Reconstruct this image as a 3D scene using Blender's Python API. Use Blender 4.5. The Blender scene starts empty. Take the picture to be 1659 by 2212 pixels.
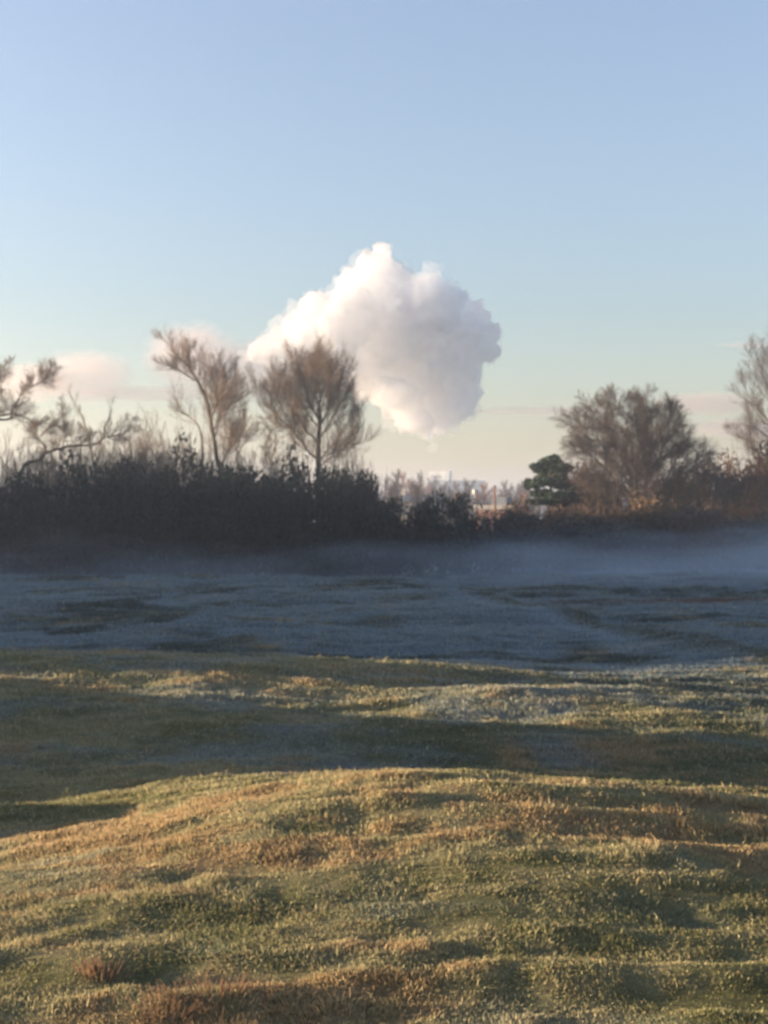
import bpy, math, random
import numpy as np
from mathutils import Vector

R = math.radians
scene = bpy.context.scene
COL = scene.collection
rng = np.random.default_rng(7)

# ------------------------------------------------------------------ view set-up
F = 2765.0            # focal length in photo pixels (photo taken as 1659 x 2212)
EYE = 1.65
HZ = 1120.0           # horizon row
SUN_EL, SUN_AZ = 6.0, -86.0     # degrees; azimuth from +Y, negative = to the left


def P(vx, vy, d):
    """a point of the photo at distance d, as a world position"""
    return np.array([(vx - 829.5) / F * d, d, EYE + (HZ - vy) / F * d])


# ------------------------------------------------------------------ noise
def _hash(ix, iy, iz, seed):
    h = (ix * 374761393 + iy * 668265263 + iz * 2147483647 + seed * 974634777) & 0xFFFFFFFF
    h = ((h ^ (h >> 13)) * 1274126177) & 0xFFFFFFFF
    h = ((h ^ (h >> 16)) * 2246822519) & 0xFFFFFFFF
    return ((h ^ (h >> 15)) & 0xFFFFFF) / float(0xFFFFFF)


def noise3(p, seed=0):
    p = np.asarray(p, dtype=np.float64)
    i = np.floor(p).astype(np.int64)
    f = p - i
    u = f * f * f * (f * (f * 6 - 15) + 10)
    out = 0
    for dx in (0, 1):
        for dy in (0, 1):
            for dz in (0, 1):
                w = (u[:, 0] if dx else 1 - u[:, 0]) * (u[:, 1] if dy else 1 - u[:, 1]) * (u[:, 2] if dz else 1 - u[:, 2])
                out = out + w * _hash(i[:, 0] + dx, i[:, 1] + dy, i[:, 2] + dz, seed)
    return out


def noise2(x, y, scale, seed=0):
    x = np.asarray(x, dtype=np.float64) / scale
    y = np.asarray(y, dtype=np.float64) / scale
    ix, iy = np.floor(x).astype(np.int64), np.floor(y).astype(np.int64)
    fx, fy = x - ix, y - iy
    ux, uy = fx * fx * fx * (fx * (fx * 6 - 15) + 10), fy * fy * fy * (fy * (fy * 6 - 15) + 10)
    z = np.zeros_like(ix)
    a = _hash(ix, iy, z, seed) * (1 - ux) + _hash(ix + 1, iy, z, seed) * ux
    b = _hash(ix, iy + 1, z, seed) * (1 - ux) + _hash(ix + 1, iy + 1, z, seed) * ux
    return a * (1 - uy) + b * uy


def sstep(a, b, x):
    t = np.clip((x - a) / (b - a), 0, 1)
    return t * t * (3 - 2 * t)


def gauss(x, y, cx, cy, sx, sy, rot=0.0):
    c, s = math.cos(rot), math.sin(rot)
    dx, dy = x - cx, y - cy
    u, v = dx * c + dy * s, -dx * s + dy * c
    return np.exp(-0.5 * ((u / sx) ** 2 + (v / sy) ** 2))


# ------------------------------------------------------------------ terrain height
EDGE_X = [-60, -8, 0, 1.75, 3.05, 4.0, 5.0, 8, 30, 80]
EDGE_Y = [38, 38, 35.5, 29.0, 23.3, 19.6, 16.8, 14.5, 13.5, 13]


def height(x, y, fine=True):
    x = np.asarray(x, dtype=np.float64)
    y = np.asarray(y, dtype=np.float64)
    h = np.zeros_like(x)
    # long swell of the front hummock, its crest about 7 m away, lower to the left
    crest = 0.02 + 0.26 * gauss(x, y, 0.25, 7.1, 1.5, 9.0) - 0.03 * sstep(0.2, 1.6, x) - 0.105 * sstep(-0.7, -2.4, x)
    prof = np.exp(-0.5 * ((y - 7.0 + 0.10 * x) / np.where(y < 7.0 - 0.10 * x, 1.25, 0.95)) ** 2)
    h += crest * prof
    # hollow behind it, deeper on the right
    h -= (0.16 + 0.06 * sstep(-2, 2, x)) * np.exp(-0.5 * ((y - 9.4 + 0.08 * x) / 1.0) ** 2)
    h -= 0.14 * gauss(x, y, -2.1, 7.4, 1.3, 0.9)
    # second low swell with its crest at 14 m, with hummocks
    h += 0.10 * np.exp(-0.5 * ((y - 14.2 - 0.15 * x) / 1.1) ** 2) * (1 - 0.9 * sstep(0.0, 2.5, x))
    h += 0.08 * gauss(x, y, 0.95, 11.7, 0.6, 0.36) + 0.06 * gauss(x, y, 1.9, 11.9, 0.8, 0.5, -0.10)
    h += 0.10 * gauss(x, y, -1.6, 13.0, 1.6, 0.5, 0.05)
    h += 0.08 * gauss(x, y, 0.5, 10.5, 1.2, 0.4)
    h -= 0.22 * np.exp(-0.5 * ((y - 17.5) / 1.7) ** 2) * sstep(5.5, 2.0, x)
    # the middle ground falls gently away from the sun
    h -= 0.024 * np.clip(x, -9, 9) * sstep(9.5, 11.5, y) * sstep(19, 15, y)
    # hummocks added outside the view on the sunny side to throw shadows across
    h += 1.5 * gauss(x, y, -9.0, 10.0, 2.2, 0.95)
    h += 0.55 * gauss(x, y, -6.2, 7.8, 1.3, 0.45)
    h += np.maximum(0, noise2(x, y, 1.5, 61) - 0.42) * (0.9 + 1.6 * sstep(9, 11, y)) * sstep(-0.36 * y - 1.0, -0.36 * y - 3.0, x) * sstep(-26, -20, x) * (y > 3) * (y < 16)
    # ridge at about 35 m falling off along a slanting edge to the meadow
    e = np.interp(x, EDGE_X, EDGE_Y)
    wid = np.interp(x, [-10, 0, 1.5, 10], [7.0, 6.0, 3.6, 3.0])
    drop = sstep(0, 1, (y - e) / wid)
    h -= 0.72 * drop
    h -= 0.10 * sstep(20, 34, y) * (1 - drop)
    h += 0.16 * gauss(x, y, 1.9, 27.0, 2.2, 1.3, -0.9) * (y < 60)
    # bare low bank on the meadow
    h += 0.12 * gauss(x, y, 8.5, 36.0, 3.0, 0.9)
    # unseen grassy dune at the left, shaped to shade the middle ground
    prof = np.interp(y, [4, 10, 12.6, 14.8, 17.2, 20, 25, 32, 45, 60, 75, 84, 92], [0, 0.0, 0.9, 3.0, 4.6, 5.5, 5.9, 6.1, 6.8, 7.4, 7.0, 3.5, 0.0])
    ridge = prof * (0.80 + 0.28 * noise2(x, y, 6.0, 31) + 0.12 * noise2(x, y, 1.7, 32))
    h += ridge * np.exp(-0.5 * (np.minimum(0, x + 36) / 16) ** 2) * np.exp(-0.5 * (np.maximum(0, x + 36) / 6.0) ** 2)
    # broad rolling of the land
    far = sstep(60, 400, np.hypot(x, y))
    h += (noise2(x, y, 70, 5) - 0.5) * 1.2 * far
    if fine:
        near = sstep(220, 60, np.hypot(x, y))
        h += near * ((noise2(x, y * 1.5, 2.8, 11) - 0.5) * (0.015 + 0.06 * sstep(6.5, 9, y) + 0.16 * sstep(17, 21, y)) + (noise2(x * 0.7, y * 2.0, 1.1, 12) - 0.5) * (0.022 + 0.045 * sstep(6.5, 9, y) + 0.05 * sstep(17, 21, y))
                     + (noise2(x * 0.75, y * 2.3, 0.45, 13) - 0.5) * 0.06 + (noise2(x, y * 1.3, 0.15, 14) - 0.5) * 0.022)
    return h


def gz(x, y):
    return float(height(np.array([x]), np.array([y]))[0])


H0 = gz(0, 0)

# ------------------------------------------------------------------ materials


def mat(name):
    m = bpy.data.materials.new(name)
    m.use_nodes = True
    nt = m.node_tree
    nt.nodes.clear()
    out = nt.nodes.new('ShaderNodeOutputMaterial')
    return m, nt, out


def N(nt, t, **kw):
    n = nt.nodes.new(t)
    for k, v in kw.items():
        if k in n.inputs:
            n.inputs[k].default_value = v
        else:
            setattr(n, k, v)
    return n


def ramp(nt, fac, stops):
    r = nt.nodes.new('ShaderNodeValToRGB')
    el = r.color_ramp.elements
    while len(el) < len(stops):
        el.new(0.5)
    for e, (p, c) in zip(el, stops):
        e.position = p
        e.color = (*c, 1)
    nt.links.new(fac, r.inputs['Fac'])
    return r.outputs['Color']


def rough_mat(name, c1, c2, scale=6.0, rough=0.85, bump=0.0, detail=6, transl=0.0):
    """two-tone noisy matte surface"""
    m, nt, out = mat(name)
    tc = N(nt, 'ShaderNodeTexCoord')
    nz = N(nt, 'ShaderNodeTexNoise', Scale=scale, Detail=detail, Roughness=0.65)
    nt.links.new(tc.outputs['Object'], nz.inputs['Vector'])
    col = ramp(nt, nz.outputs['Fac'], [(0.3, c1), (0.7, c2)])
    b = N(nt, 'ShaderNodeBsdfPrincipled', Roughness=rough)
    b.inputs['Specular IOR Level'].default_value = 0.25
    nt.links.new(col, b.inputs['Base Color'])
    if bump:
        bp = N(nt, 'ShaderNodeBump', Strength=bump, Distance=0.05)
        nt.links.new(nz.outputs['Fac'], bp.inputs['Height'])
        nt.links.new(bp.outputs['Normal'], b.inputs['Normal'])
    sh = b.outputs[0]
    if transl:
        t = N(nt, 'ShaderNodeBsdfTranslucent')
        nt.links.new(col, t.inputs['Color'])
        mx = N(nt, 'ShaderNodeMixShader', Fac=transl)
        nt.links.new(sh, mx.inputs[1])
        nt.links.new(t.outputs[0], mx.inputs[2])
        sh = mx.outputs[0]
    nt.links.new(sh, out.inputs['Surface'])
    return m


def attr_mat(name, attr, rough=0.8, transl=0.35, spec=0.2):
    m, nt, out = mat(name)
    a = N(nt, 'ShaderNodeAttribute', attribute_name=attr)
    b = N(nt, 'ShaderNodeBsdfPrincipled', Roughness=rough)
    b.inputs['Specular IOR Level'].default_value = spec
    t = N(nt, 'ShaderNodeBsdfTranslucent')
    mx = N(nt, 'ShaderNodeMixShader', Fac=transl)
    nt.links.new(a.outputs['Color'], b.inputs['Base Color'])
    nt.links.new(a.outputs['Color'], t.inputs['Color'])
    nt.links.new(b.outputs[0], mx.inputs[1])
    nt.links.new(t.outputs[0], mx.inputs[2])
    nt.links.new(mx.outputs[0], out.inputs['Surface'])
    return m


M = {}
M['bark'] = rough_mat('bark', (0.030, 0.026, 0.023), (0.075, 0.062, 0.052), 9, bump=0.4)
M['pale_bark'] = rough_mat('pale_bark', (0.09, 0.085, 0.075), (0.20, 0.18, 0.15), 9, bump=0.4)
M['twig_brown'] = rough_mat('twig_brown', (0.060, 0.042, 0.034), (0.13, 0.090, 0.066), 3)
M['twig_tan'] = rough_mat('twig_tan', (0.075, 0.053, 0.041), (0.15, 0.104, 0.078), 3)
M['twig_red'] = rough_mat('twig_red', (0.085, 0.042, 0.030), (0.19, 0.090, 0.055), 2)
M['twig_purple'] = rough_mat('twig_purple', (0.040, 0.031, 0.030), (0.085, 0.062, 0.057), 3)
M['twig_dark'] = rough_mat('twig_dark', (0.034, 0.025, 0.022), (0.078, 0.055, 0.046), 3)
M['leaf_dark'] = rough_mat('leaf_dark', (0.012, 0.018, 0.016), (0.030, 0.040, 0.032), 2.5, transl=0.15)
M['leaf_bramble'] = rough_mat('leaf_bramble', (0.013, 0.016, 0.018), (0.033, 0.034, 0.035), 2.5, transl=0.15)
M['leaf_orange'] = rough_mat('leaf_orange', (0.14, 0.065, 0.025), (0.27, 0.13, 0.04), 1.2, transl=0.3)
M['needle'] = rough_mat('needle', (0.012, 0.026, 0.018), (0.032, 0.055, 0.033), 3, transl=0.1)
M['wall_white'] = rough_mat('wall_white', (0.33, 0.31, 0.28), (0.44, 0.41, 0.37), 0.4)
M['wall_grey'] = rough_mat('wall_grey', (0.26, 0.27, 0.29), (0.36, 0.37, 0.39), 0.3)
M['wall_cream'] = rough_mat('wall_cream', (0.22, 0.20, 0.17), (0.30, 0.27, 0.23), 0.4)
M['wall_dark'] = rough_mat('wall_dark', (0.07, 0.075, 0.09), (0.11, 0.115, 0.135), 0.3)
M['weed'] = rough_mat('weed', (0.11, 0.065, 0.04), (0.24, 0.145, 0.08), 40)
M['brick'] = rough_mat('brick', (0.13, 0.075, 0.06), (0.22, 0.12, 0.095), 1.5)
M['roof_slate'] = rough_mat('roof_slate', (0.07, 0.08, 0.10), (0.13, 0.14, 0.16), 1.0)
M['roof_edge'] = rough_mat('roof_edge', (0.19, 0.175, 0.165), (0.27, 0.25, 0.235), 0.5)
M['pane'] = rough_mat('pane', (0.02, 0.025, 0.03), (0.05, 0.055, 0.06), 0.8, rough=0.15)
M['rust'] = rough_mat('rust', (0.10, 0.052, 0.032), (0.18, 0.09, 0.055), 0.8)
M['white_paint'] = rough_mat('white_paint', (0.34, 0.33, 0.31), (0.46, 0.45, 0.42), 0.8)


# ------------------------------------------------------------------ object helpers
def link(name, me, material, parent=None):
    o = bpy.data.objects.new(name, me)
    COL.objects.link(o)
    if material is not None:
        me.materials.append(material)
    if parent is not None:
        o.parent = parent
    return o


def empty(name, loc, label, cat, group=None, rz=0.0):
    o = bpy.data.objects.new(name, None)
    o.empty_display_size = 0.3
    COL.objects.link(o)
    o.location = loc
    o.rotation_euler = (0, 0, rz)
    o['label'] = label
    o['category'] = cat
    if group:
        o['group'] = group
    return o


def tag(o, label=None, cat=None, group=None, kind=None):
    for k, v in (('label', label), ('category', cat), ('group', group), ('kind', kind)):
        if v:
            o[k] = v
    return o


def mesh_np(name, verts, faces_flat, counts, smooth=False):
    """verts n x 3, flat corner list, corners per face"""
    me = bpy.data.meshes.new(name)
    verts = np.ascontiguousarray(verts, dtype=np.float32)
    me.vertices.add(len(verts))
    me.vertices.foreach_set('co', verts.ravel())
    me.loops.add(len(faces_flat))
    me.loops.foreach_set('vertex_index', np.ascontiguousarray(faces_flat, dtype=np.int32))
    counts = np.asarray(counts, dtype=np.int32)
    starts = np.concatenate([[0], np.cumsum(counts)[:-1]]).astype(np.int32)
    me.polygons.add(len(counts))
    me.polygons.foreach_set('loop_start', starts)
    me.polygons.foreach_set('loop_total', counts)
    if smooth:
        me.polygons.foreach_set('use_smooth', np.ones(len(counts), dtype=bool))
    me.update(calc_edges=True)
    return me


def tubes(name, segs, sides):
    """segs: list/array of (p0 xyz, p1 xyz, r0, r1) -> one mesh of tapered tubes"""
    s = np.asarray(segs, dtype=np.float64).reshape(-1, 8)
    p0, p1, r0, r1 = s[:, 0:3], s[:, 3:6], s[:, 6], s[:, 7]
    d = p1 - p0
    L = np.linalg.norm(d, axis=1, keepdims=True)
    d = d / np.maximum(L, 1e-9)
    ref = np.where(np.abs(d[:, 2:3]) > 0.9, np.array([[1.0, 0, 0]]), np.array([[0, 0, 1.0]]))
    a = np.cross(d, ref)
    a /= np.maximum(np.linalg.norm(a, axis=1, keepdims=True), 1e-9)
    b = np.cross(d, a)
    n = len(s)
    ang = np.arange(sides) * 2 * math.pi / sides
    ring = a[:, None, :] * np.cos(ang)[None, :, None] + b[:, None, :] * np.sin(ang)[None, :, None]
    v0 = p0[:, None, :] + ring * r0[:, None, None]
    v1 = (p1 + d * r1[:, None] * 0.3)[:, None, :] + ring * r1[:, None, None]
    verts = np.concatenate([v0, v1], axis=1).reshape(-1, 3)
    k = np.arange(sides)
    quad = np.stack([k, (k + 1) % sides, (k + 1) % sides + sides, k + sides], axis=1)
    faces = (np.arange(n)[:, None, None] * (2 * sides) + quad[None]).reshape(-1)
    return mesh_np(name, verts, faces, np.full(n * sides, 4), smooth=sides > 3)


# ------------------------------------------------------------------ ground sheet
def graded(lim, first, ratio, start):
    out = [start]
    st = first
    while out[-1] < lim:
        out.append(out[-1] + st)
        st *= ratio
    out[-1] = lim
    return out


GL = 1400.0
ys = np.array(sorted(set([-y for y in graded(GL, 0.6, 1.18, 0.0)][1:] + [0.0, 0.8, 1.6, 2.2] + graded(GL, 0.05, 1.0105, 2.8))))
xr = graded(GL, 0.05, 1.026, 0.0)
xs = np.array(sorted(set([-x for x in xr[1:]] + xr)))
# keep the shading dune finely gridded
extra = np.arange(-70, -16, 0.8)
xs = np.array(sorted(set(np.round(np.concatenate([xs, extra]), 4))))
X, Y = np.meshgrid(xs, ys)
Z = height(X.ravel(), Y.ravel()) - H0
nx, ny = len(xs), len(ys)
idx = np.arange(nx * ny).reshape(ny, nx)
quads = np.stack([idx[:-1, :-1], idx[:-1, 1:], idx[1:, 1:], idx[1:, :-1]], axis=-1).reshape(-1)
me = mesh_np('ground', np.stack([X.ravel(), Y.ravel(), Z], axis=1), quads, np.full((nx - 1) * (ny - 1), 4), smooth=True)


def ground_patches(x, y):
    """0..1 maps shared by soil and blades: (dead, frost, green)"""
    dead = 0.6 * noise2(x, y * 1.7, 1.7, 41) + 0.4 * noise2(x, y * 1.6, 0.55, 42)
    frost = 0.55 * noise2(x, y * 1.4, 2.4, 43) + 0.45 * noise2(x, y * 1.5, 0.7, 44)
    streak = noise2(x * 0.8, y * 2.0, 0.26, 45) - 0.5
    dead = dead - 0.42 * streak + 0.34 * (noise2(x, y * 1.5, 0.12, 48) - 0.5)
    dead = dead + 0.13 * gauss(x, y, 1.35, 5.5, 0.65, 0.8) + 0.12 * gauss(x, y, -1.2, 6.8, 0.7, 0.5) + 0.14 * gauss(x, y, -0.6, 4.35, 0.35, 0.22)
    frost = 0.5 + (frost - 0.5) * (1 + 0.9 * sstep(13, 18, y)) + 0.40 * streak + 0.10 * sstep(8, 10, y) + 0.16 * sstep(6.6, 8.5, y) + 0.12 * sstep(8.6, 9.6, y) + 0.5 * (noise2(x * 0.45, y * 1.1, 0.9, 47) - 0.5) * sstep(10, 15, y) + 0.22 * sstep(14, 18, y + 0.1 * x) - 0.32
    dead = dead + 0.06 * sstep(7.5, 5.5, y) - 0.28 * sstep(13, 18, y)
    return dead, frost


def ground_colour():
    m, nt, out = mat('frosty_turf')
    a = N(nt, 'ShaderNodeAttribute', attribute_name='turf')
    tc = N(nt, 'ShaderNodeTexCoord')
    nz = N(nt, 'ShaderNodeTexNoise', Scale=14.0, Detail=8, Roughness=0.75)
    nt.links.new(tc.outputs['Object'], nz.inputs['Vector'])
    f = ramp(nt, nz.outputs['Fac'], [(0.3, (0.55, 0.55, 0.55)), (0.7, (1.35, 1.35, 1.35))])
    mx = N(nt, 'ShaderNodeMix', data_type='RGBA', blend_type='MULTIPLY')
    mx.inputs['Factor'].default_value = 1.0
    nt.links.new(a.outputs['Color'], mx.inputs['A'])
    nt.links.new(f, mx.inputs['B'])
    b = N(nt, 'ShaderNodeBsdfPrincipled', Roughness=0.95)
    b.inputs['Specular IOR Level'].default_value = 0.1
    bp = N(nt, 'ShaderNodeBump', Strength=0.8, Distance=0.05)
    nt.links.new(nz.outputs['Fac'], bp.inputs['Height'])
    nt.links.new(bp.outputs['Normal'], b.inputs['Normal'])
    nt.links.new(mx.outputs['Result'], b.inputs['Base Color'])
    nt.links.new(b.outputs[0], out.inputs['Surface'])
    return m


def blend(c1, c2, t):
    return c1 + (c2 - c1) * t[:, None]


GREEN = np.array([0.118, 0.128, 0.042])
STRAW = np.array([0.36, 0.315, 0.175])
DEAD = np.array([0.34, 0.235, 0.12])
FROST = np.array([0.22, 0.26, 0.27])


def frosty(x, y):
    """0 on the sunny turf, 1 where frost and a painted bluish shade cover it"""
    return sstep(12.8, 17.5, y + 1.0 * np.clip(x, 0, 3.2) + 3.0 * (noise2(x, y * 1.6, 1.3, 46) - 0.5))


def turf_colour(x, y):
    dead, frost = ground_patches(x, y)
    c = blend(np.tile(GREEN, (len(x), 1)), np.array([0.042, 0.066, 0.060]), frosty(x, y))  # far base painted darker and bluer, standing in for shade
    hollow_shade = np.exp(-0.5 * ((y - 9.6 + 0.05 * x) / 0.9) ** 2)
    c = c + (np.array([0.075, 0.095, 0.05]) - c) * (0.75 * hollow_shade * sstep(-1.6, 0.4, x))[:, None]  # hollow's shade painted into the turf: greener, darker, less straw
    c = blend(c, STRAW, (0.22 * (1 - frosty(x, y)) + 0.45 * sstep(0.25, 0.60, dead)) * (1 - 0.7 * hollow_shade * sstep(-1.6, 0.4, x)))
    c = blend(c, DEAD, 0.85 * sstep(0.62, 0.86, dead))
    fcol = blend(np.tile(FROST, (len(x), 1)), np.array([0.22, 0.29, 0.335]), frosty(x, y))  # frost tinted bluer to go with the painted shade
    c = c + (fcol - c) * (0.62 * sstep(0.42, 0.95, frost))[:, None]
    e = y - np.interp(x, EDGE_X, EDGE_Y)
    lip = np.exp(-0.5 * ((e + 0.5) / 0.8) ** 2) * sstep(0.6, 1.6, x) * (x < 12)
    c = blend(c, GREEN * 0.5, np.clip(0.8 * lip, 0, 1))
    path = sstep(17.5, 19.5, y) * np.exp(-0.5 * ((e + 2.9) / 0.7) ** 2) * sstep(0.6, 1.6, x) * (x < 12)
    c = blend(c, np.array([0.25, 0.33, 0.38]), np.clip(0.6 * path, 0, 1))
    bank = gauss(x, y, 8.5, 36.0, 3.2, 0.8)
    c = blend(c, np.array([0.13, 0.075, 0.045]), np.clip(bank * 0.9, 0, 1))
    return c


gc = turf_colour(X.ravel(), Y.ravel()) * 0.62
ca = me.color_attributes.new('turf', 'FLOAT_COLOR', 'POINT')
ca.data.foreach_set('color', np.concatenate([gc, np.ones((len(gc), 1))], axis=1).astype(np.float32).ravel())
ground = tag(link('ground', me, ground_colour()), 'frosty rolling rough grassland with low hummocks', None, kind='structure')


# ------------------------------------------------------------------ grass
def grass_mesh(n, r0, r1):
    r = r0 * (r1 / r0) ** rng.random(n)
    half = 0.33 * r + 1.6
    x = (rng.random(n) * 2 - 1) * half
    y = r
    tus = 0.5 * noise2(x * 0.8, y * 1.8, 0.30, 51) + 0.5 * noise2(x, y * 1.3, 0.11, 52)
    keep = rng.random(n) < 0.55 + 0.6 * sstep(0.25, 0.6, tus)
    x, y, r, tus = x[keep], y[keep], r[keep], tus[keep]
    n = len(x)
    z = height(x, y) - H0
    dead, frost = ground_patches(x, y)
    hgt = (0.009 + 0.0014 * r) * (0.52 + 0.95 * tus) * (0.6 + 0.8 * rng.random(n)) * (1 + 0.25 * sstep(0.55, 0.7, dead))
    tall = rng.random(n) < 0.012
    hgt = np.where(tall, hgt * 1.9, hgt)
    w = (0.0006 + 0.00042 * r) * (0.7 + 0.6 * rng.random(n))
    az = rng.random(n) * 2 * math.pi
    # blades lie over mostly one way per tuft
    lean_az = noise2(x, y, 0.3, 55) * 4 * math.pi + rng.normal(0, 1.3, n)
    lean = hgt * (0.1 + 0.75 * rng.random(n))
    dx, dy = np.cos(az) * w, np.sin(az) * w
    lx, ly = np.cos(lean_az) * lean, np.sin(lean_az) * lean
    base = np.stack([x, y, z - 0.006], 1)
    side = np.stack([dx, dy, np.zeros(n)], 1)
    mid = base + np.stack([lx * 0.32, ly * 0.32, hgt * 0.62], 1)
    tip = base + np.stack([lx, ly, hgt * (1.0 - 0.25 * rng.random(n))], 1)
    v = np.stack([base - side, base + side, mid + side * 0.75, mid - side * 0.75, tip], 1).reshape(-1, 3)
    k = np.arange(n)[:, None] * 5
    f = np.concatenate([k + np.array([0, 1, 2, 3]), k + np.array([3, 2, 4])], 1).reshape(-1)
    cnt = np.tile([4, 3], n)
    me = mesh_np('grass', v, f, cnt)
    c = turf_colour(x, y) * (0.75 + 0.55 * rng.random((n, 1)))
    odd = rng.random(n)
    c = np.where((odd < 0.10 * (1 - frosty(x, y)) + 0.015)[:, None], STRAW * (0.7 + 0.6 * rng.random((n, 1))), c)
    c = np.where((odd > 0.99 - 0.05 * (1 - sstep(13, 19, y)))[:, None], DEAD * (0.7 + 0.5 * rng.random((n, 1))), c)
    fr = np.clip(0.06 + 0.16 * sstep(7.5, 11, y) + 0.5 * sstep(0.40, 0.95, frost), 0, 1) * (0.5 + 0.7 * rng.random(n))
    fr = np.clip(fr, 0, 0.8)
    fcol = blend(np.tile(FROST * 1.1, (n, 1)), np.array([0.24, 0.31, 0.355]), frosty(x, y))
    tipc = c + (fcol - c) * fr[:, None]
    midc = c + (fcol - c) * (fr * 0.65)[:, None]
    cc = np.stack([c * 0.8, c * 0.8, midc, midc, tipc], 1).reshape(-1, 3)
    ca = me.color_attributes.new('blade', 'FLOAT_COLOR', 'POINT')
    ca.data.foreach_set('color', np.concatenate([cc, np.ones((len(cc), 1))], 1).astype(np.float32).ravel())
    return me


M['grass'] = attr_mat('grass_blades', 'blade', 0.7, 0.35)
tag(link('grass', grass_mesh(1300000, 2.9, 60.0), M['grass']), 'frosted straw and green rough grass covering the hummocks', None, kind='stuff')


# ------------------------------------------------------------------ tree growing
class Tree:
    """collects limb tubes (trunk) and twig tubes (crown), in the tree's own frame"""

    def __init__(self, seed, thr=0.035):
        self.r = random.Random(seed)
        self.limb, self.twig, self.thr, self.slim = [], [], thr, 0.72

    def seg(self, a, b, r0, r1):
        (self.limb if r0 > self.thr else self.twig).append((*a, *b, r0, r1))

    def path(self, pts, r0, r1):
        """an explicit limb through given points, smoothed with small kinks"""
        pts = [np.array(p, float) for p in pts]
        out = [pts[0]]
        for i in range(len(pts) - 1):
            pm = pts[max(i - 1, 0)]
            pn = pts[min(i + 2, len(pts) - 1)]
            for t in (0.33, 0.67, 1.0):
                a, b = pts[i], pts[i + 1]
                q = 0.5 * ((2 * a) + (b - pm) * t + (2 * pm - 5 * a + 4 * b - pn) * t * t + (-pm + 3 * a - 3 * b + pn) * t ** 3)
                if t < 1:
                    k = np.linalg.norm(b - a) * 0.025
                    q = q + np.array([self.r.gauss(0, k) for _ in range(3)])
                out.append(q)
        n = len(out) - 1
        r0, r1 = r0 * self.slim, r1 * self.slim
        for i in range(n):
            self.seg(out[i], out[i + 1], r0 + (r1 - r0) * i / n, r0 + (r1 - r0) * (i + 1) / n)
        return out, r0, r1

    def branch(self, p, d, L, r0, level, st):
        """a grown branch and its children"""
        rr = self.r
        n = st['n'][level]
        p = np.array(p, float)
        d = d / np.linalg.norm(d)
        pts = [p]
        for i in range(n):
            d = d + np.array([rr.gauss(0, st['bend']) for _ in range(3)]) + np.array([0, 0, st['up'][level] / n])
            d /= np.linalg.norm(d)
            q = pts[-1] + d * (L / n)
            a = r0 * (1 - 0.55 * i / n)
            b = r0 * (1 - 0.55 * (i + 1) / n)
            self.seg(pts[-1], q, a, b)
            pts.append(q)
        if level + 1 < len(st['n']):
            self.sprout(pts, r0, r0 * 0.25, level + 1, st, L)

    def sprout(self, pts, r0, r1, level, st, L=None, t0=None, count=None, size=None):
        """children along a polyline"""
        rr = self.r
        n = len(pts) - 1
        if L is None:
            L = sum(np.linalg.norm(pts[i + 1] - pts[i]) for i in range(n))
        cnt = count if count is not None else st['kids'][level]
        cnt = max(1, int(round(cnt * rr.uniform(0.8, 1.2))))
        t0 = st['t0'] if t0 is None else t0
        ph = rr.uniform(0, 6.28)
        for k in range(cnt):
            t = t0 + (1 - t0) * ((k + rr.uniform(0.1, 0.9)) / cnt) ** 1.1
            f = t * n
            i = min(int(f), n - 1)
            a = pts[i] + (pts[i + 1] - pts[i]) * (f - i)
            d = pts[i + 1] - pts[i]
            d = d / max(np.linalg.norm(d), 1e-9)
            ph += 2.4 + rr.uniform(-0.5, 0.5)
            ref = np.array([0, 0, 1.0]) if abs(d[2]) < 0.9 else np.array([1.0, 0, 0])
            u = np.cross(d, ref)
            u /= np.linalg.norm(u)
            w = np.cross(d, u)
            ang = R(rr.uniform(*st['ang']))
            e = d * math.cos(ang) + (u * math.cos(ph) + w * math.sin(ph)) * math.sin(ang)
            ln = (size if size else L * st['len'][level]) * rr.uniform(0.6, 1.25) * (1 - 0.52 * t)
            rad = min((r0 + (r1 - r0) * t) * 0.6, st['rad'][level] * rr.uniform(0.8, 1.2))
            self.branch(a, e, ln, max(rad, st['rmin']), level, st)

    def build(self, name, loc, label, cat, trunk_mat, twig_mat, group=None):
        root = empty(name, loc, label, cat, group)
        if self.limb:
            link('trunk', tubes('trunk', self.limb, 7), trunk_mat, root)
        if self.twig:
            link('crown', tubes('crown', self.twig, 3), twig_mat, root)
        return root


def style(**k):
    d = dict(n=[5, 4, 4, 3], kids=[6, 7, 7, 5], len=[0.6, 0.6, 0.68, 0.68], rad=[0.05, 0.020, 0.012, 0.009],
             up=[0.4, 0.5, 0.4, 0.3], ang=(28, 58), bend=0.10, t0=0.15, rmin=0.0085)
    d.update(k)
    return d


UPRIGHT = style(n=[5, 5, 4], kids=[6, 13, 8], ang=(20, 54), up=[0.9, 0.8, 0.6], bend=0.08, len=[.6, .70, .72], rad=[.035, .012, .0065], rmin=0.0055)
SPREAD = style(kids=[6, 8, 7, 4], ang=(28, 60), up=[0.25, 0.35, 0.3, 0.2], bend=0.12)
GNARLED = style(n=[5, 5, 4], kids=[6, 12, 9], ang=(30, 65), up=[0.5, 0.7, 0.5], bend=0.16, len=[.6, .7, .7], rad=[.035, .012, .007], rmin=0.006)


def local(pts, d, base):
    """photo points (vx, vy[, depth offset]) -> local to base"""
    out = []
    for p in pts:
        q = P(p[0], p[1], d + (p[2] if len(p) > 2 else 0.0))
        out.append(q - base)
    return out


def foot(vx, d):
    x = (vx - 829.5) / F * d
    return np.array([x, d, gz(x, d) - H0 - 0.05])


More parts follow.
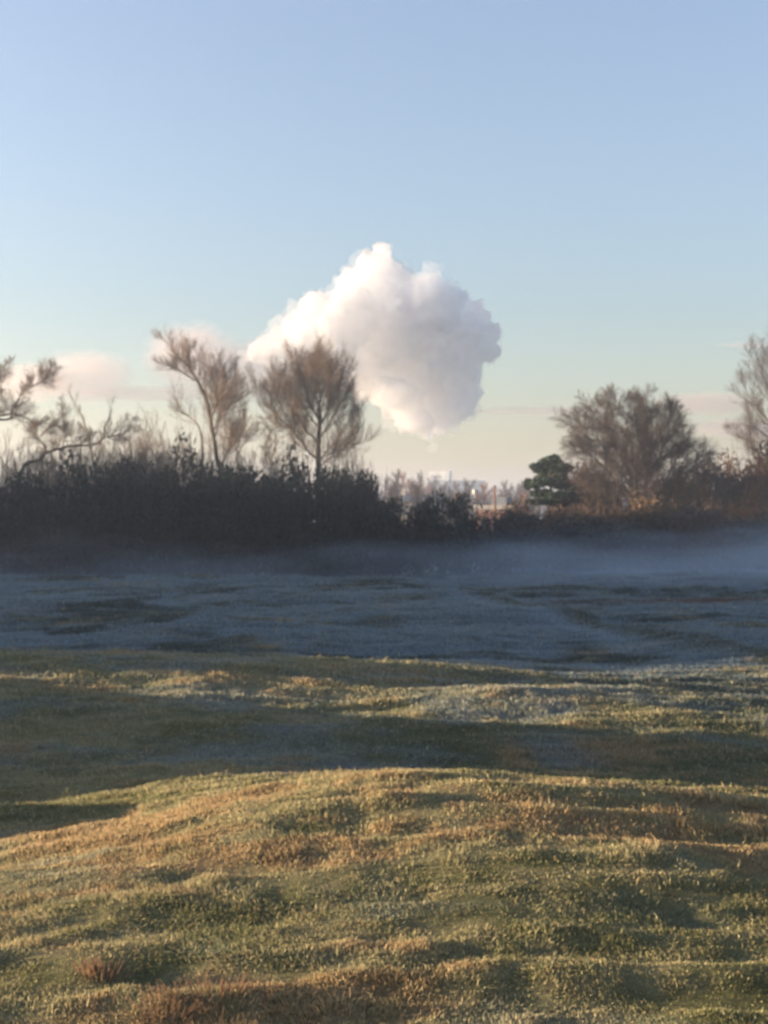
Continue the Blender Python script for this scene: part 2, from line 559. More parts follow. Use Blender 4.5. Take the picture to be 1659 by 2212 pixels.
# --- tall leaning tree left of the big one
d = 58.0
b = foot(503, d)
t = Tree(3)
tr, a0, a1 = t.path([(0, 0, 0)] + local([(497, 1130), (486, 1085), (474, 1010), (464, 960), (455, 905), (447, 870), (438, 845)], d, b), 0.17, 0.115)
limbs = [
    ([(438, 845), (420, 812, .3), (405, 790, .6), (385, 768, .8), (366, 750, 1.0), (350, 728, 1.2)], 0.10, 0.012),
    ([(420, 812, .3), (396, 795, -.5), (380, 783, -.8), (360, 778, -1.2)], 0.05, 0.012),
    ([(438, 845), (420, 800, -.6), (410, 782, -1.), (407, 765, -1.2), (411, 742, -1.3)], 0.06, 0.012),
    ([(455, 905), (466, 870, -.4), (475, 830, -.8), (482, 790, -1), (490, 752, -1.2)], 0.07, 0.012),
    ([(460, 930), (475, 895, .5), (492, 868, 1.), (508, 838, 1.4), (517, 800, 1.6)], 0.06, 0.012),
    ([(464, 960), (472, 910, -1), (470, 860, -1.6), (462, 800, -2), (458, 760, -2)], 0.06, 0.012),
    ([(474, 1015), (486, 985, .8), (505, 962, 1.3), (520, 945, 1.6), (530, 915, 1.8)], 0.055, 0.012),
    ([(474, 1010), (492, 975, -1), (498, 950, -1.4), (500, 925, -1.6)], 0.04, 0.012),
]
for i, (pts, r0, r1) in enumerate(limbs):
    pts = [(p[0], p[1] + max(0, 900 - p[1]) * (0.10 if i < 3 else 0.36), *p[2:]) for p in pts] if i != 0 else pts
    pp, q0, q1 = t.path(local(pts, d, b), r0, r1)
    t.sprout(pp, q0, q1, 0, UPRIGHT, count=4 if i < 3 else 9, t0=0.12, size=1.7 if i < 3 else 1.9)
    t.sprout(pp, q0, q1, 1, UPRIGHT, count=16 if i < 3 else 26, t0=0.12, size=1.3)
# the second thinner stem
pp, q0, q1 = t.path([(-0.2, 0.3, 0)] + local([(445, 1090, .3), (438, 1020, .3), (437, 965, .3), (432, 930, .4), (418, 907, .6), (395, 893, .8), (378, 885, 1.0)], d, b), 0.085, 0.03)
t.sprout(pp[12:], q0 * .6, q1, 1, UPRIGHT, count=16, size=1.25)
pp, q0, q1 = t.path(local([(395, 893, .8), (383, 868, 1), (377, 838, 1.2)], d, b), 0.03, 0.012)
t.sprout(pp, q0, q1, 1, UPRIGHT, count=11, size=1.0)
t.build('leaning_bare_tree', b, 'tall leaning bare tree with a thinner second stem, rising from dark shrubs', 'tree', M['bark'], M['twig_tan'])

# --- the big fan-shaped tree in front of the cloud
d = 57.0
b = foot(693, d)
t = Tree(5)
t.path([(0, 0, 0)] + local([(692, 1130), (690, 1060), (688, 1010), (688, 960), (690, 915), (688, 885)], d, b), 0.21, 0.13)
limbs = [
    ([(688, 885), (692, 850), (690, 810, .3), (694, 770, .4), (690, 742, .4)], 0.10, 0.012),
    ([(690, 920), (712, 870, .6), (728, 820, .9), (736, 775, 1.0)], 0.07, 0.012),
    ([(690, 910), (670, 865, -.6), (658, 815, -1), (648, 770, -1.2), (640, 738, -1.3)], 0.08, 0.012),
    ([(689, 925), (665, 890, 1), (645, 850, 1.6), (630, 810, 2)], 0.06, 0.012),
    ([(688, 995), (662, 970, .3), (630, 930, .6), (596, 890, .9), (572, 855, 1.1), (560, 815, 1.2)], 0.085, 0.012),
    ([(640, 942, .5), (620, 895, .9), (602, 850, 1.2), (596, 800, 1.4)], 0.04, 0.012),
    ([(688, 960), (650, 910, -1.3), (625, 865, -2), (612, 820, -2.3)], 0.055, 0.012),
    ([(689, 950), (715, 905, -1), (730, 870, -1.5), (748, 830, -1.7)], 0.055, 0.012),
    ([(688, 1000), (705, 975, .8), (730, 945, 1.3), (750, 915, 1.6), (764, 890, 1.8)], 0.055, 0.012),
    ([(688, 1012), (712, 990, -.8), (740, 968, -1.2), (768, 950, -1.5)], 0.045, 0.012),
    ([(690, 905), (700, 850, -1.6), (712, 800, -2), (708, 760, -2.2)], 0.055, 0.012),
    ([(690, 905), (682, 850, 1.6), (672, 795, 2), (676, 755, 2.2)], 0.055, 0.012),
    ([(688, 985), (660, 960, 1.8), (640, 930, 2.4), (610, 925, 2.8)], 0.045, 0.012),
]
for pts, r0, r1 in limbs:
    pts = [(p[0], p[1] + max(0, 900 - p[1]) * 0.28, *p[2:]) for p in pts]
    pp, q0, q1 = t.path(local(pts, d, b), r0, r1)
    t.sprout(pp, q0, q1, 0, UPRIGHT, count=9, t0=0.12, size=2.0)
    t.sprout(pp, q0, q1, 1, UPRIGHT, count=26, t0=0.12, size=1.5)
t.build('fan_bare_tree', b, 'large fan-shaped bare tree standing in front of the big white cloud', 'tree', M['bark'], M['twig_tan'])

# --- contorted old tree at the frame's edge, long limbs arching over
d = 54.0
b = foot(-62, d)
t = Tree(9)
t.path([(0, 0, 0)] + local([(-55, 1130), (-42, 1060), (-30, 1000), (-36, 940), (-30, 890)], d, b), 0.30, 0.18)
limbs = [
    ([(-30, 905), (0, 906), (22, 904, .2), (27, 885, .3), (42, 858, .4), (55, 842, .5), (68, 832, .6), (72, 806, .7)], 0.085, 0.018),
    ([(62, 836, .5), (84, 828, .7), (98, 818, .8), (108, 800, .9)], 0.035, 0.012),
    ([(-30, 880), (-15, 840, -.6), (0, 815, -.8), (10, 790, -1)], 0.06, 0.012),
    ([(-36, 960), (-10, 900, -1), (12, 880, -1.3), (5, 855, -1.4)], 0.045, 0.012),
    ([(-30, 900), (20, 894, .5), (45, 898, .7), (72, 912, .8), (98, 930, .9), (118, 948, 1)], 0.06, 0.018),
]
for pts, r0, r1 in limbs:
    pp, q0, q1 = t.path(local(pts, d, b), r0, r1)
    t.sprout(pp, q0, q1, 0, GNARLED, count=6, t0=0.25, size=1.1)
    t.sprout(pp, q0, q1, 1, GNARLED, count=20, t0=0.2, size=1.1)
t.build('gnarled_bare_tree', b, 'gnarled bare tree with twisting limbs cut off by the frame edge', 'tree', M['bark'], M['twig_brown'])

# --- low arching tree under it
d = 53.0
b = foot(40, d)
t = Tree(12)
limbs = [
    ([(40, 1130), (42, 1060), (43, 1030), (52, 1005), (68, 997), (88, 993), (97, 980), (115, 973), (140, 965), (165, 962), (186, 962), (200, 960)], 0.12, 0.05),
    ([(200, 960), (212, 957), (226, 945), (245, 942), (262, 938), (278, 928), (284, 910)], 0.06, 0.02),
    ([(97, 980), (95, 960), (78, 945), (70, 930), (78, 915)], 0.055, 0.02),
    ([(85, 945, .2), (98, 930, .3), (110, 918, .4), (128, 905, .5), (140, 890, .5)], 0.044, 0.02),
    ([(135, 965), (140, 945, .3), (135, 925, .5)], 0.03, 0.012),
    ([(150, 963), (165, 945, -.4), (180, 940, -.6)], 0.03, 0.012),
    ([(96, 993), (105, 1020, .2), (115, 1050, .3)], 0.04, 0.03),
]
for i, (pts, r0, r1) in enumerate(limbs):
    pts = [(p[0], p[1] + max(0, 900 - p[1]) * (0.10 if i < 3 else 0.36), *p[2:]) for p in pts] if i != 0 else pts
    pp, q0, q1 = t.path(local(pts, d, b), r0, r1)
    t.sprout(pp, q0, q1, 0, GNARLED, count=6 if i < 2 else 4, t0=0.35 if i == 0 else 0.2, size=1.1)
    t.sprout(pp, q0, q1, 1, GNARLED, count=24 if i < 2 else 12, t0=0.35 if i == 0 else 0.2, size=0.9)
t.build('arching_bare_tree', b, 'low dark bare tree whose main limb arches over sideways above the shrubs', 'tree', M['bark'], M['twig_brown'])

# --- slender leaning sapling crossing that limb
d = 52.0
b = foot(210, d)
t = Tree(15)
pp, q0, q1 = t.path([(0, 0, 0)] + local([(209, 1060), (206, 1020), (200, 990), (195, 965), (188, 935), (180, 905), (168, 885), (158, 862), (146, 838)], d, b), 0.085, 0.012)
t.sprout(pp[8:], q0 * .7, q1, 1, UPRIGHT, count=13, size=0.75)
for pts in ([(200, 985), (222, 940, .5), (236, 900, .7), (243, 870, .8)], [(206, 1010), (215, 970, -.5), (224, 930, -.8)]):
    pp, q0, q1 = t.path(local(pts, d, b), 0.03, 0.012)
    t.sprout(pp, q0, q1, 1, UPRIGHT, count=10, size=0.7)
t.build('slender_leaning_tree', b, 'thin dark bare stem leaning outward across the arching limb', 'tree', M['bark'], M['twig_brown'])

# --- curved saplings between the two tall trees
for nm, vx, dd, pts, sd, lb in (
    ('curved_sapling', 496, 55.0, [(497, 1060), (502, 1020), (512, 985), (530, 955), (548, 925), (575, 900)], 21, 'pale curved sapling bending outward between the two tall bare trees'),
    ('curved_sapling', 572, 55.5, [(578, 1060), (586, 1010), (592, 975), (594, 930), (590, 885)], 22, 'thin upright sapling beside the fan-shaped tree, nearest its lowest limb'),
    ('curved_sapling', 600, 56.0, [(600, 1060), (596, 1035), (588, 1010), (580, 985), (576, 960), (582, 925)], 23, 'bowed sapling with hooked top standing low beside the fan-shaped tree'),
):
    b = foot(vx, dd)
    t = Tree(sd, thr=0.02)
    pp, q0, q1 = t.path([(0, 0, 0)] + local(pts, dd, b), 0.055, 0.014)
    t.sprout(pp[4:], q0 * .7, q1, 1, SPREAD, count=16, size=0.85)
    t.build(nm, b, lb, 'tree', M['pale_bark'], M['twig_tan'], 'saplings between the tall trees')


def thicket(seed, w, h, stems, st, sz=0.8):
    """many-stemmed bare bush in its own frame"""
    t = Tree(seed, thr=0.02)
    for i in range(stems):
        a = t.r.uniform(0, 6.28)
        q = t.r.random() ** 0.5 * w * 0.5
        x, y = math.cos(a) * q, math.sin(a) * q
        hh = h * t.r.uniform(0.72, 1.0) * (1 - 0.22 * (q / (w * .5)) ** 2)
        pts = [np.array([x * 0.35, y * 0.35, -0.1]), np.array([x * .7, y * .7, hh * .35]), np.array([x * .92, y * .92, hh * .7]), np.array([x, y, hh])]
        pp, q0, q1 = t.path(pts, 0.035, 0.008)
        t.sprout(pp, q0, q1, 1 if len(st['n']) == 3 else 2, st, count=14, t0=0.06, size=sz)
    return t


# --- brown thickets standing above the dark shrubs
for vx, dd, w, top, sd, stm, mt, lb in (
    (330, 56.5, 2.4, 880, 31, 22, 'twig_brown', 'brown twiggy thicket with the tallest tip, beside the leaning tree'),
    (392, 57.5, 2.2, 930, 32, 20, 'twig_brown', 'dense brown thicket directly against the leaning tree trunk'),
    (262, 56.0, 2.2, 940, 33, 18, 'twig_tan', 'sparse pale thicket between the slender leaning stem and the brown bushes'),
    (128, 55.5, 2.4, 930, 34, 16, 'twig_brown', 'open twiggy bush seen through the arching limb'),
    (20, 56.0, 2.6, 925, 35, 18, 'twig_brown', 'twiggy bush under the gnarled tree at the frame edge'),
    (545, 57.5, 2.4, 965, 36, 18, 'twig_tan', 'low twiggy bush in the gap between the two tall trees'),
    (618, 58.0, 2.0, 970, 37, 18, 'twig_tan', 'low brown bush behind the lowest limb of the fan-shaped tree'),
    (748, 58.0, 2.0, 940, 38, 18, 'twig_brown', 'spreading bare bush on the open side of the fan-shaped tree'),
    (75, 57.0, 2.4, 955, 51, 16, 'twig_purple', 'dark twiggy bush just past the gnarled tree, below its longest limb'),
    (180, 57.0, 2.2, 945, 52, 16, 'twig_brown', 'twiggy bush behind the slender leaning stem'),
    (225, 58.0, 2.0, 925, 53, 15, 'twig_brown', 'narrow upright thicket beyond the end of the arching limb'),
    (300, 58.5, 2.4, 905, 54, 18, 'twig_purple', 'dark thicket close behind the tallest brown one'),
    (480, 58.5, 2.2, 1000, 55, 18, 'twig_purple', 'low dark thicket just past the leaning trunk'),
    (440, 58.5, 2.2, 975, 39, 22, 'twig_purple', 'purple-brown bush behind the twin stems of the leaning tree'),
):
    b = foot(vx, dd)
    h = P(0, top, dd)[2] - b[2]
    thicket(sd, w * 1.3, h, int(stm * 2.7), UPRIGHT, 1.0).build('bare_bush', b, lb, 'bush', M['bark'], M[mt], 'bare bushes above the dark shrubs')


# ------------------------------------------------------------------ leafy shrubs
def leaf_cloud(seed, lobes, n, size, flat=0.0):
    """leaf-sized faces spread through lobes (x, y, z, rx, ry, rz)"""
    g = np.random.default_rng(seed)
    lob = np.array(lobes, float)
    vol = lob[:, 3] * lob[:, 4] * lob[:, 5]
    pick = g.choice(len(lob), n, p=vol / vol.sum())
    u = g.normal(size=(n, 3))
    u /= np.linalg.norm(u, axis=1, keepdims=True)
    rad = g.random(n) ** 0.42
    rad = rad * (0.84 + 0.32 * noise3(u * 2.6 + pick[:, None] * 7.1, seed))
    c = lob[pick, :3] + u * rad[:, None] * lob[pick, 3:]
    keep = (noise3(c * 2.6 + seed, seed + 3) > 0.36) & (c[:, 2] > 0.0)
    c = c[keep]
    n = len(c)
    a = g.normal(size=(n, 3))
    a /= np.linalg.norm(a, axis=1, keepdims=True)
    e = np.cross(a, g.normal(size=(n, 3)))
    e /= np.linalg.norm(e, axis=1, keepdims=True)
    s = size * (0.6 + 0.8 * g.random((n, 1)))
    v = np.stack([c - a * s, c + e * s * 0.45, c + a * s, c - e * s * 0.45], 1).reshape(-1, 3)
    return mesh_np('crown', v, np.arange(4 * n), np.full(n, 4))


def shrub_proto(seed, w, h, n, size, leaf):
    g = random.Random(seed)
    lobes = []
    for i in range(9):
        a = g.uniform(0, 6.28)
        q = g.uniform(0, 0.30) * w
        zz = g.uniform(0.18, 0.78) * h
        k = 0.30 * (1.25 - 0.75 * zz / h)
        lobes.append((math.cos(a) * q, math.sin(a) * q, zz, w * k, w * k, h * g.uniform(0.16, 0.26)))
    lobes.append((0, 0, h * 0.3, w * 0.42, w * 0.42, h * 0.34))
    crown = leaf_cloud(seed, lobes, n, size)
    crown.materials.append(M[leaf])
    t = Tree(seed, 0.0)
    for i in range(26):
        a = g.uniform(0, 6.28)
        q = g.uniform(0.05, 0.42) * w
        hh = h * g.uniform(0.7, 1.12)
        t.path([np.array([0, 0, -.1]), np.array([math.cos(a) * q * .6, math.sin(a) * q * .6, hh * .5]), np.array([math.cos(a) * q, math.sin(a) * q, hh])], 0.03, 0.006)
    stems = tubes('trunk', t.limb, 4)
    stems.materials.append(M['bark'])
    return stems, crown


def place(name, proto, loc, sx, sz, rz, label, cat, group):
    root = empty(name, loc, label, cat, group, rz)
    root.scale = (sx, sx, sz)
    for nm, me in zip(('trunk', 'crown'), proto):
        o = bpy.data.objects.new(nm, me)
        COL.objects.link(o)
        o.parent = root
    return root


SH = [shrub_proto(100 + i, 3.0, 3.0, 9000, 0.085, ('leaf_dark', 'leaf_bramble', 'leaf_dark', 'leaf_bramble')[i]) for i in range(4)]
# (photo column, distance, top row, width in m, kind, label)
rows = [
    (-20, 50.0, 1052, 3.2, 1, 'dark bramble shrub cut by the frame edge under the gnarled tree'),
    (45, 50.5, 1040, 2.8, 0, 'dark evergreen shrub at the foot of the arching tree'),
    (110, 50.0, 1046, 2.8, 2, 'dark shrub under the middle of the arching limb'),
    (165, 51.0, 1030, 2.6, 1, 'dark shrub directly below the bend of the arching limb'),
    (232, 50.5, 1020, 2.6, 0, 'dark shrub just past the foot of the slender leaning stem'),
    (292, 51.5, 1015, 2.8, 3, 'dark shrub below the sparse pale thicket'),
    (352, 50.5, 1008, 2.8, 2, 'dark shrub below the tallest brown thicket'),
    (415, 51.5, 1000, 2.8, 1, 'dark shrub hiding the foot of the thinner second stem'),
    (478, 50.5, 1022, 2.6, 0, 'dark shrub covering the base of the leaning tree'),
    (535, 51.5, 1035, 2.6, 3, 'dark shrub in front of the curved saplings'),
    (592, 50.5, 1022, 2.8, 2, 'dark shrub beneath the lowest limb of the fan-shaped tree'),
    (650, 51.0, 1018, 2.6, 1, 'dark shrub beside the trunk of the fan-shaped tree'),
    (708, 50.5, 1030, 2.6, 0, 'dark shrub covering the base of the fan-shaped tree'),
    (760, 52.0, 1040, 2.2, 3, 'rounded dark shrub in front of the pointed conifers'),
    (815, 50.5, 1078, 2.0, 2, 'dark shrub at the end of the tall shrub belt'),
]
for i, (vx, dd, top, w, k, lb) in enumerate(rows):
    b = foot(vx, dd)
    h = P(0, top, dd)[2] - b[2]
    place('dark_shrub', SH[k], b, w / 2.4, h / 2.32, i * 1.7, lb, 'shrub', 'dark shrubs of the belt')

# lower brown shrubs that run on across the meadow's edge
SH2 = [shrub_proto(120 + i, 3.0, 2.6, 5200, 0.08, ('leaf_bramble', 'leaf_dark')[i]) for i in range(2)]
rows = [
    (858, 51.0, 1098, 2.2, 0, 'low dark shrub next after the tall belt, below the slate-roofed house'),
    (905, 52.0, 1102, 2.2, 1, 'low shrub in front of the cream house wall'),
    (955, 51.5, 1080, 2.4, 1, 'dark green shrub rising below the white tower block'),
    (1005, 52.5, 1090, 2.2, 0, 'low shrub before the flat-roofed brick building'),
    (1050, 53.5, 1124, 2.2, 0, 'lowest brown shrub at the foot of the rust-coloured pole'),
    (1095, 56.0, 1118, 2.4, 0, 'brown shrub beyond the rust-coloured pole'),
    (1152, 57.0, 1128, 2.6, 0, 'low dark shrub in the mist under the pine'),
    (1215, 57.5, 1132, 2.8, 1, 'low dark shrub in the mist between the pine and the round tree'),
    (1282, 58.0, 1130, 2.8, 0, 'low misty shrub under the pine side of the round tree'),
    (1350, 58.5, 1136, 2.8, 1, 'low misty shrub in front of the round tree stems'),
    (1418, 58.0, 1134, 2.8, 0, 'low misty shrub just past the round tree stems'),
    (1600, 58.0, 1126, 3.0, 1, 'low misty shrub under the orange-leaved bush'),
    (1664, 58.5, 1120, 3.0, 0, 'low misty shrub cut by the frame edge'),
]
for i, (vx, dd, top, w, k, lb) in enumerate(rows):
    b = foot(vx, dd)
    h = P(0, top, dd)[2] - b[2]
    place('low_shrub', SH2[k], b, w / 2.4, h / 2.1, i * 2.1 + .4, lb, 'shrub', 'low shrubs along the meadow edge')


M['leaf_brown'] = rough_mat('leaf_brown', (0.045, 0.030, 0.020), (0.11, 0.070, 0.042), 2.0, transl=0.2)
M['leaf_purple'] = rough_mat('leaf_purple', (0.05, 0.034, 0.032), (0.11, 0.075, 0.065), 2.0, transl=0.2)
SH3 = [shrub_proto(140 + i, 3.0, 2.6, 11000, 0.075, ('leaf_brown', 'leaf_purple')[i]) for i in range(2)]
rows = [
    (1125, 66.0, 1108, 2.6, 0, 'brown brush just past the brick building, under hazy trees'),
    (1172, 65.0, 1116, 2.6, 0, 'brown brush covering the trunk of the pine'),
    (1222, 67.5, 1090, 2.6, 1, 'purplish brush filling the gap behind the pine foot'),
    (1275, 67.0, 1040, 2.8, 0, 'brown brush below the sunlit brick house'),
    (1330, 68.0, 1046, 2.8, 1, 'purplish brush behind the round tree stems, pine side'),
    (1388, 60.5, 1078, 2.8, 0, 'brown brush directly in front of the round tree foot'),
    (1445, 68.0, 1036, 2.8, 1, 'purplish brush behind the round tree, far side'),
    (1500, 66.0, 1036, 2.8, 0, 'brown brush below the outer twigs of the round tree'),
    (1555, 65.0, 1030, 2.8, 1, 'purplish brush before the purple twiggy bush'),
    (1610, 66.5, 1020, 3.0, 0, 'tall brown brush behind the orange-leaved bush'),
    (1660, 65.5, 990, 3.0, 0, 'tall brown brush cut by the frame edge under the half-cut tree'),
    (1520, 57.5, 1108, 2.8, 1, 'dark purplish brush half sunk in the mist'),
]
for i, (vx, dd, top, w, k, lb) in enumerate(rows):
    b = foot(vx, dd)
    h = P(0, top - 14, dd)[2] - b[2]
    place('brush', SH3[k], b, w / 2.0, h / 2.25, i * 1.9 + .7, lb, 'bush', 'brush on the misty side')


# pointed conifers at the end of the belt
def conifer_proto(seed, h, w, n):
    g = np.random.default_rng(seed)
    z = 0.04 + 0.96 * (1 - np.sqrt(g.random(n)))
    tier = 0.75 + 0.25 * np.cos(z * 2 * math.pi * 9)
    rad = w * 0.5 * (1 - z) ** 0.8 * tier * g.random(n) ** 0.4
    a = g.random(n) * 2 * math.pi
    rad *= 0.8 + 0.4 * noise2(a * 1.5, z * 8, 1.0, seed)
    c = np.stack([np.cos(a) * rad, np.sin(a) * rad, z * h - 0.12 * rad], 1)
    o = np.stack([np.cos(a), np.sin(a), -0.35 + 0.5 * g.random(n)], 1)
    e = np.stack([-np.sin(a), np.cos(a), g.normal(0, .3, n)], 1)
    s = 0.10 * (0.7 + 0.6 * g.random((n, 1)))
    v = np.stack([c - o * s, c + e * s * .4, c + o * s, c - e * s * .4], 1).reshape(-1, 3)
    crown = mesh_np('crown', v, np.arange(4 * n), np.full(n, 4))
    crown.materials.append(M['leaf_dark'])
    trunk = tubes('trunk', [(0, 0, -.1, 0, 0, h * .5, .08, .05), (0, 0, h * .5, 0, 0, h * .97, .05, .012)], 6)
    trunk.materials.append(M['bark'])
    return trunk, crown


CP = conifer_proto(61, 4.0, 2.6, 5200)
for vx, dd, top, lb in ((779, 53.0, 1012, 'tallest pointed dark conifer at the end of the shrub belt'), (803, 52.0, 1030, 'shorter pointed conifer in front of the tallest one'), (741, 53.5, 1036, 'small pointed conifer half sunk in the shrub belt')):
    b = foot(vx, dd)
    h = P(0, top, dd)[2] - b[2]
    place('pointed_conifer', CP, b, 1.05, h / 4.0, vx, lb, 'tree', 'pointed conifers in the shrub belt')

# ------------------------------------------------------------------ pine
d = 66.0
b = foot(1196, d)
g = random.Random(4)
t = Tree(71, 0.0)
t.path([(0, 0, 0)] + local([(1195, 1130), (1194, 1090), (1190, 1050), (1187, 1015), (1190, 995)], d, b), 0.17, 0.05)
pads = []
for (vx, vy, rx, rz, dy) in ((1190, 1002, 26, 13, 0), (1172, 1014, 24, 10, .3), (1212, 1012, 22, 10, -.3), (1196, 990, 12, 7, .2), (1206, 996, 10, 8, -.2), (1160, 1008, 14, 7, 0),
                             (1176, 1040, 26, 9, -.4), (1212, 1044, 26, 11, .2), (1192, 1030, 30, 10, .6), (1150, 1050, 16, 8, 0), (1142, 1042, 9, 7, .1), (1232, 1052, 18, 7, 0),
                             (1172, 1066, 26, 8, .3), (1216, 1070, 30, 8, -.3), (1240, 1074, 16, 5, .2), (1190, 1082, 30, 8, .2), (1222, 1090, 24, 6, 0), (1160, 1084, 20, 6, -.2)):
    q = P(vx, vy, d + dy * 2) - b
    s = d / F
    pads.append((*q, rx * s * 1.12, rx * s, rz * s * 1.12))
    t.path([np.array([0, 0, max(q[2] - 0.5, .5)]) + (np.array(local([(1190, 1050)], d, b)[0]) * np.array([1, 1, 0])), q * np.array([.6, .6, 1]), q], 0.05, 0.012)
root = empty('pine_tree', b, 'dark green pine with layered flat foliage beside the round bare tree', 'tree')
link('trunk', tubes('trunk', t.limb, 6), M['bark'], root)
link('crown', leaf_cloud(73, pads, 30000, 0.10), M['needle'], root)

# ------------------------------------------------------------------ round bare tree on the other side
d = 62.0
b = foot(1385, d)
t = Tree(81)
RND = style(n=[5, 5, 4], kids=[6, 14, 10], ang=(22, 56), up=[0.1, 0.1, 0.1], bend=0.09, len=[.6, .66, .7], rad=[.035, .013, .0075], rmin=0.0065)
limbs = [
    ([(1385, 1140), (1378, 1100), (1366, 1050, .4), (1352, 1000, .6), (1330, 955, .8), (1300, 915, 1.0), (1272, 880, 1.1)], 0.13, 0.014),
    ([(1390, 1140), (1396, 1090), (1398, 1040, -.4), (1402, 990, -.5), (1410, 935, -.6), (1408, 880, -.7)], 0.12, 0.014),
    ([(1386, 1130), (1380, 1080, -.6), (1372, 1020, -1), (1366, 960, -1.3), (1352, 905, -1.4), (1345, 868, -1.5)], 0.10, 0.014),
    ([(1392, 1130), (1415, 1080, .6), (1440, 1035, .9), (1462, 985, 1.1), (1478, 935, 1.2)], 0.10, 0.014),
    ([(1394, 1120), (1430, 1085, -.7), (1468, 1045, -1), (1495, 1010, -1.2), (1512, 985, -1.3)], 0.08, 0.014),
    ([(1376, 1095), (1340, 1050, -.6), (1305, 1010, -.9), (1272, 980, -1.1), (1248, 965, -1.2)], 0.08, 0.014),
    ([(1370, 1065), (1330, 1000, 1), (1295, 955, 1.5), (1265, 925, 1.7), (1245, 905, 1.8)], 0.07, 0.014),
    ([(1398, 1040), (1425, 985, -.8), (1445, 930, -1), (1448, 890, -1.1)], 0.07, 0.014),
    ([(1375, 1090), (1340, 1065, .4), (1300, 1045, .6), (1265, 1030, .7)], 0.06, 0.014),
    ([(1400, 1020), (1385, 960, 1.2), (1376, 905, 1.5), (1380, 868, 1.6)], 0.07, 0.014),
    ([(1400, 1100), (1450, 1070, 1), (1490, 1055, 1.4), (1520, 1030, 1.6)], 0.06, 0.014),
    ([(1355, 1010), (1325, 960, -1.4), (1310, 915, -1.8), (1305, 880, -1.9)], 0.06, 0.014),
    ([(1385, 1090), (1395, 1020, 2), (1420, 960, 2.5), (1440, 915, 2.8)], 0.07, 0.014),
    ([(1385, 1090), (1370, 1020, -2.2), (1390, 950, -2.8), (1395, 900, -3)], 0.07, 0.014),
]
for pts, r0, r1 in limbs:
    pp, q0, q1 = t.path(local(pts, d, b), r0, r1)
    t.sprout(pp, q0, q1, 0, RND, count=14, t0=0.2, size=2.0)
    t.sprout(pp, q0, q1, 1, RND, count=36, t0=0.2, size=1.4)
t.build('round_bare_tree', b, 'wide round-crowned bare tree with several stems rising from the mist', 'tree', M['bark'], M['twig_dark'])

# ------------------------------------------------------------------ tall tree at the other frame edge
d = 68.0
b = foot(1700, d)
t = Tree(91)
t.path([(0, 0, 0)] + local([(1698, 1100), (1694, 1020), (1690, 960), (1688, 900)], d, b), 0.24, 0.14)
limbs = [
    ([(1688, 905), (1672, 870), (1658, 838), (1646, 800), (1640, 775)], 0.08, 0.014),
    ([(1690, 950), (1665, 915, .4), (1640, 885, .7), (1618, 855, .9), (1606, 825, 1)], 0.08, 0.014),
    ([(1692, 980), (1660, 945, -.5), (1630, 925, -.8), (1600, 915, -1)], 0.06, 0.014),
    ([(1688, 900), (1694, 850), (1690, 800), (1692, 750)], 0.10, 0.014),
    ([(1690, 940), (1720, 890), (1745, 840), (1760, 790)], 0.08, 0.014),
    ([(1690, 960), (1665, 950, 1), (1640, 955, 1.5), (1622, 950, 1.8)], 0.05, 0.014),
    ([(1692, 1000), (1660, 985, -1), (1635, 975, -1.5)], 0.05, 0.014),
    ([(1688, 910), (1675, 860, -1), (1668, 810, -1.4), (1664, 770, -1.6)], 0.06, 0.014),
]
for pts, r0, r1 in limbs:
    pp, q0, q1 = t.path(local(pts, d, b), r0, r1)
    t.sprout(pp, q0, q1, 0, UPRIGHT, count=6, t0=0.15, size=2.2)
    t.sprout(pp, q0, q1, 1, UPRIGHT, count=12, t0=0.15, size=1.4)
t.build('edge_bare_tree', b, 'tall bare tree half out of frame above the rusty orange bush', 'tree', M['bark'], M['twig_purple'])

# --- rusty bush, brown and purple bushes on that side
for nm, vx, dd, w, top, sd, stm, mt, sz, lb in (
    ('rusty_bush', 1632, 64.0, 3.8, 975, 41, 85, 'twig_red', 0.8, 'rusty orange-brown bush below the half-cut tall tree'),
    ('purple_bush', 1548, 63.0, 2.6, 1010, 42, 26, 'twig_purple', 0.8, 'purplish twiggy bush between the round tree and the rusty bush'),
    ('purple_bush', 1490, 60.0, 2.6, 1085, 43, 26, 'twig_purple', 0.6, 'low purplish bush under the edge of the round tree'),
    ('purple_bush', 1575, 58.0, 3.2, 1092, 44, 30, 'twig_purple', 0.6, 'low dark purplish bush sunk in mist under the rusty bush'),
    ('brown_bush', 1150, 63.0, 2.6, 1100, 45, 30, 'twig_brown', 0.6, 'brown bush at the foot of the pine'),
    ('brown_bush', 1112, 64.0, 2.2, 1085, 46, 24, 'twig_red', 0.6, 'reddish bush standing just past the rust-coloured pole'),
    ('brown_bush', 1228, 62.0, 2.8, 1080, 47, 32, 'twig_brown', 0.6, 'brown bush between the pine and the round tree'),
    ('brown_bush', 1290, 63.0, 3.0, 1062, 48, 32, 'twig_brown', 0.6, 'brown bush under the pine side of the round tree'),
    ('brown_bush', 1345, 61.0, 2.6, 1098, 49, 28, 'twig_brown', 0.6, 'brown bush at the foot of the round tree stems'),
    ('brown_bush', 1430, 62.0, 2.8, 1085, 50, 28, 'twig_purple', 0.6, 'brown bush under the far side of the round tree'),
):
    b = foot(vx, dd)
    h = P(0, top, dd)[2] - b[2]
    thicket(sd, w, h, stm, SPREAD, sz).build(nm, b, lb, 'bush', M['bark'], M[mt], 'bushes on the misty side')
b = foot(1612, 61.5)
hh = P(0, 1028, 61.5)[2] - b[2]
lob = [(0, 0, hh * .55, 1.0, .8, hh * .3), (.5, .2, hh * .75, .6, .6, hh * .22), (-.5, 0, hh * .4, .8, .7, hh * .28), (.9, 0, hh * .5, .7, .6, hh * .3)]
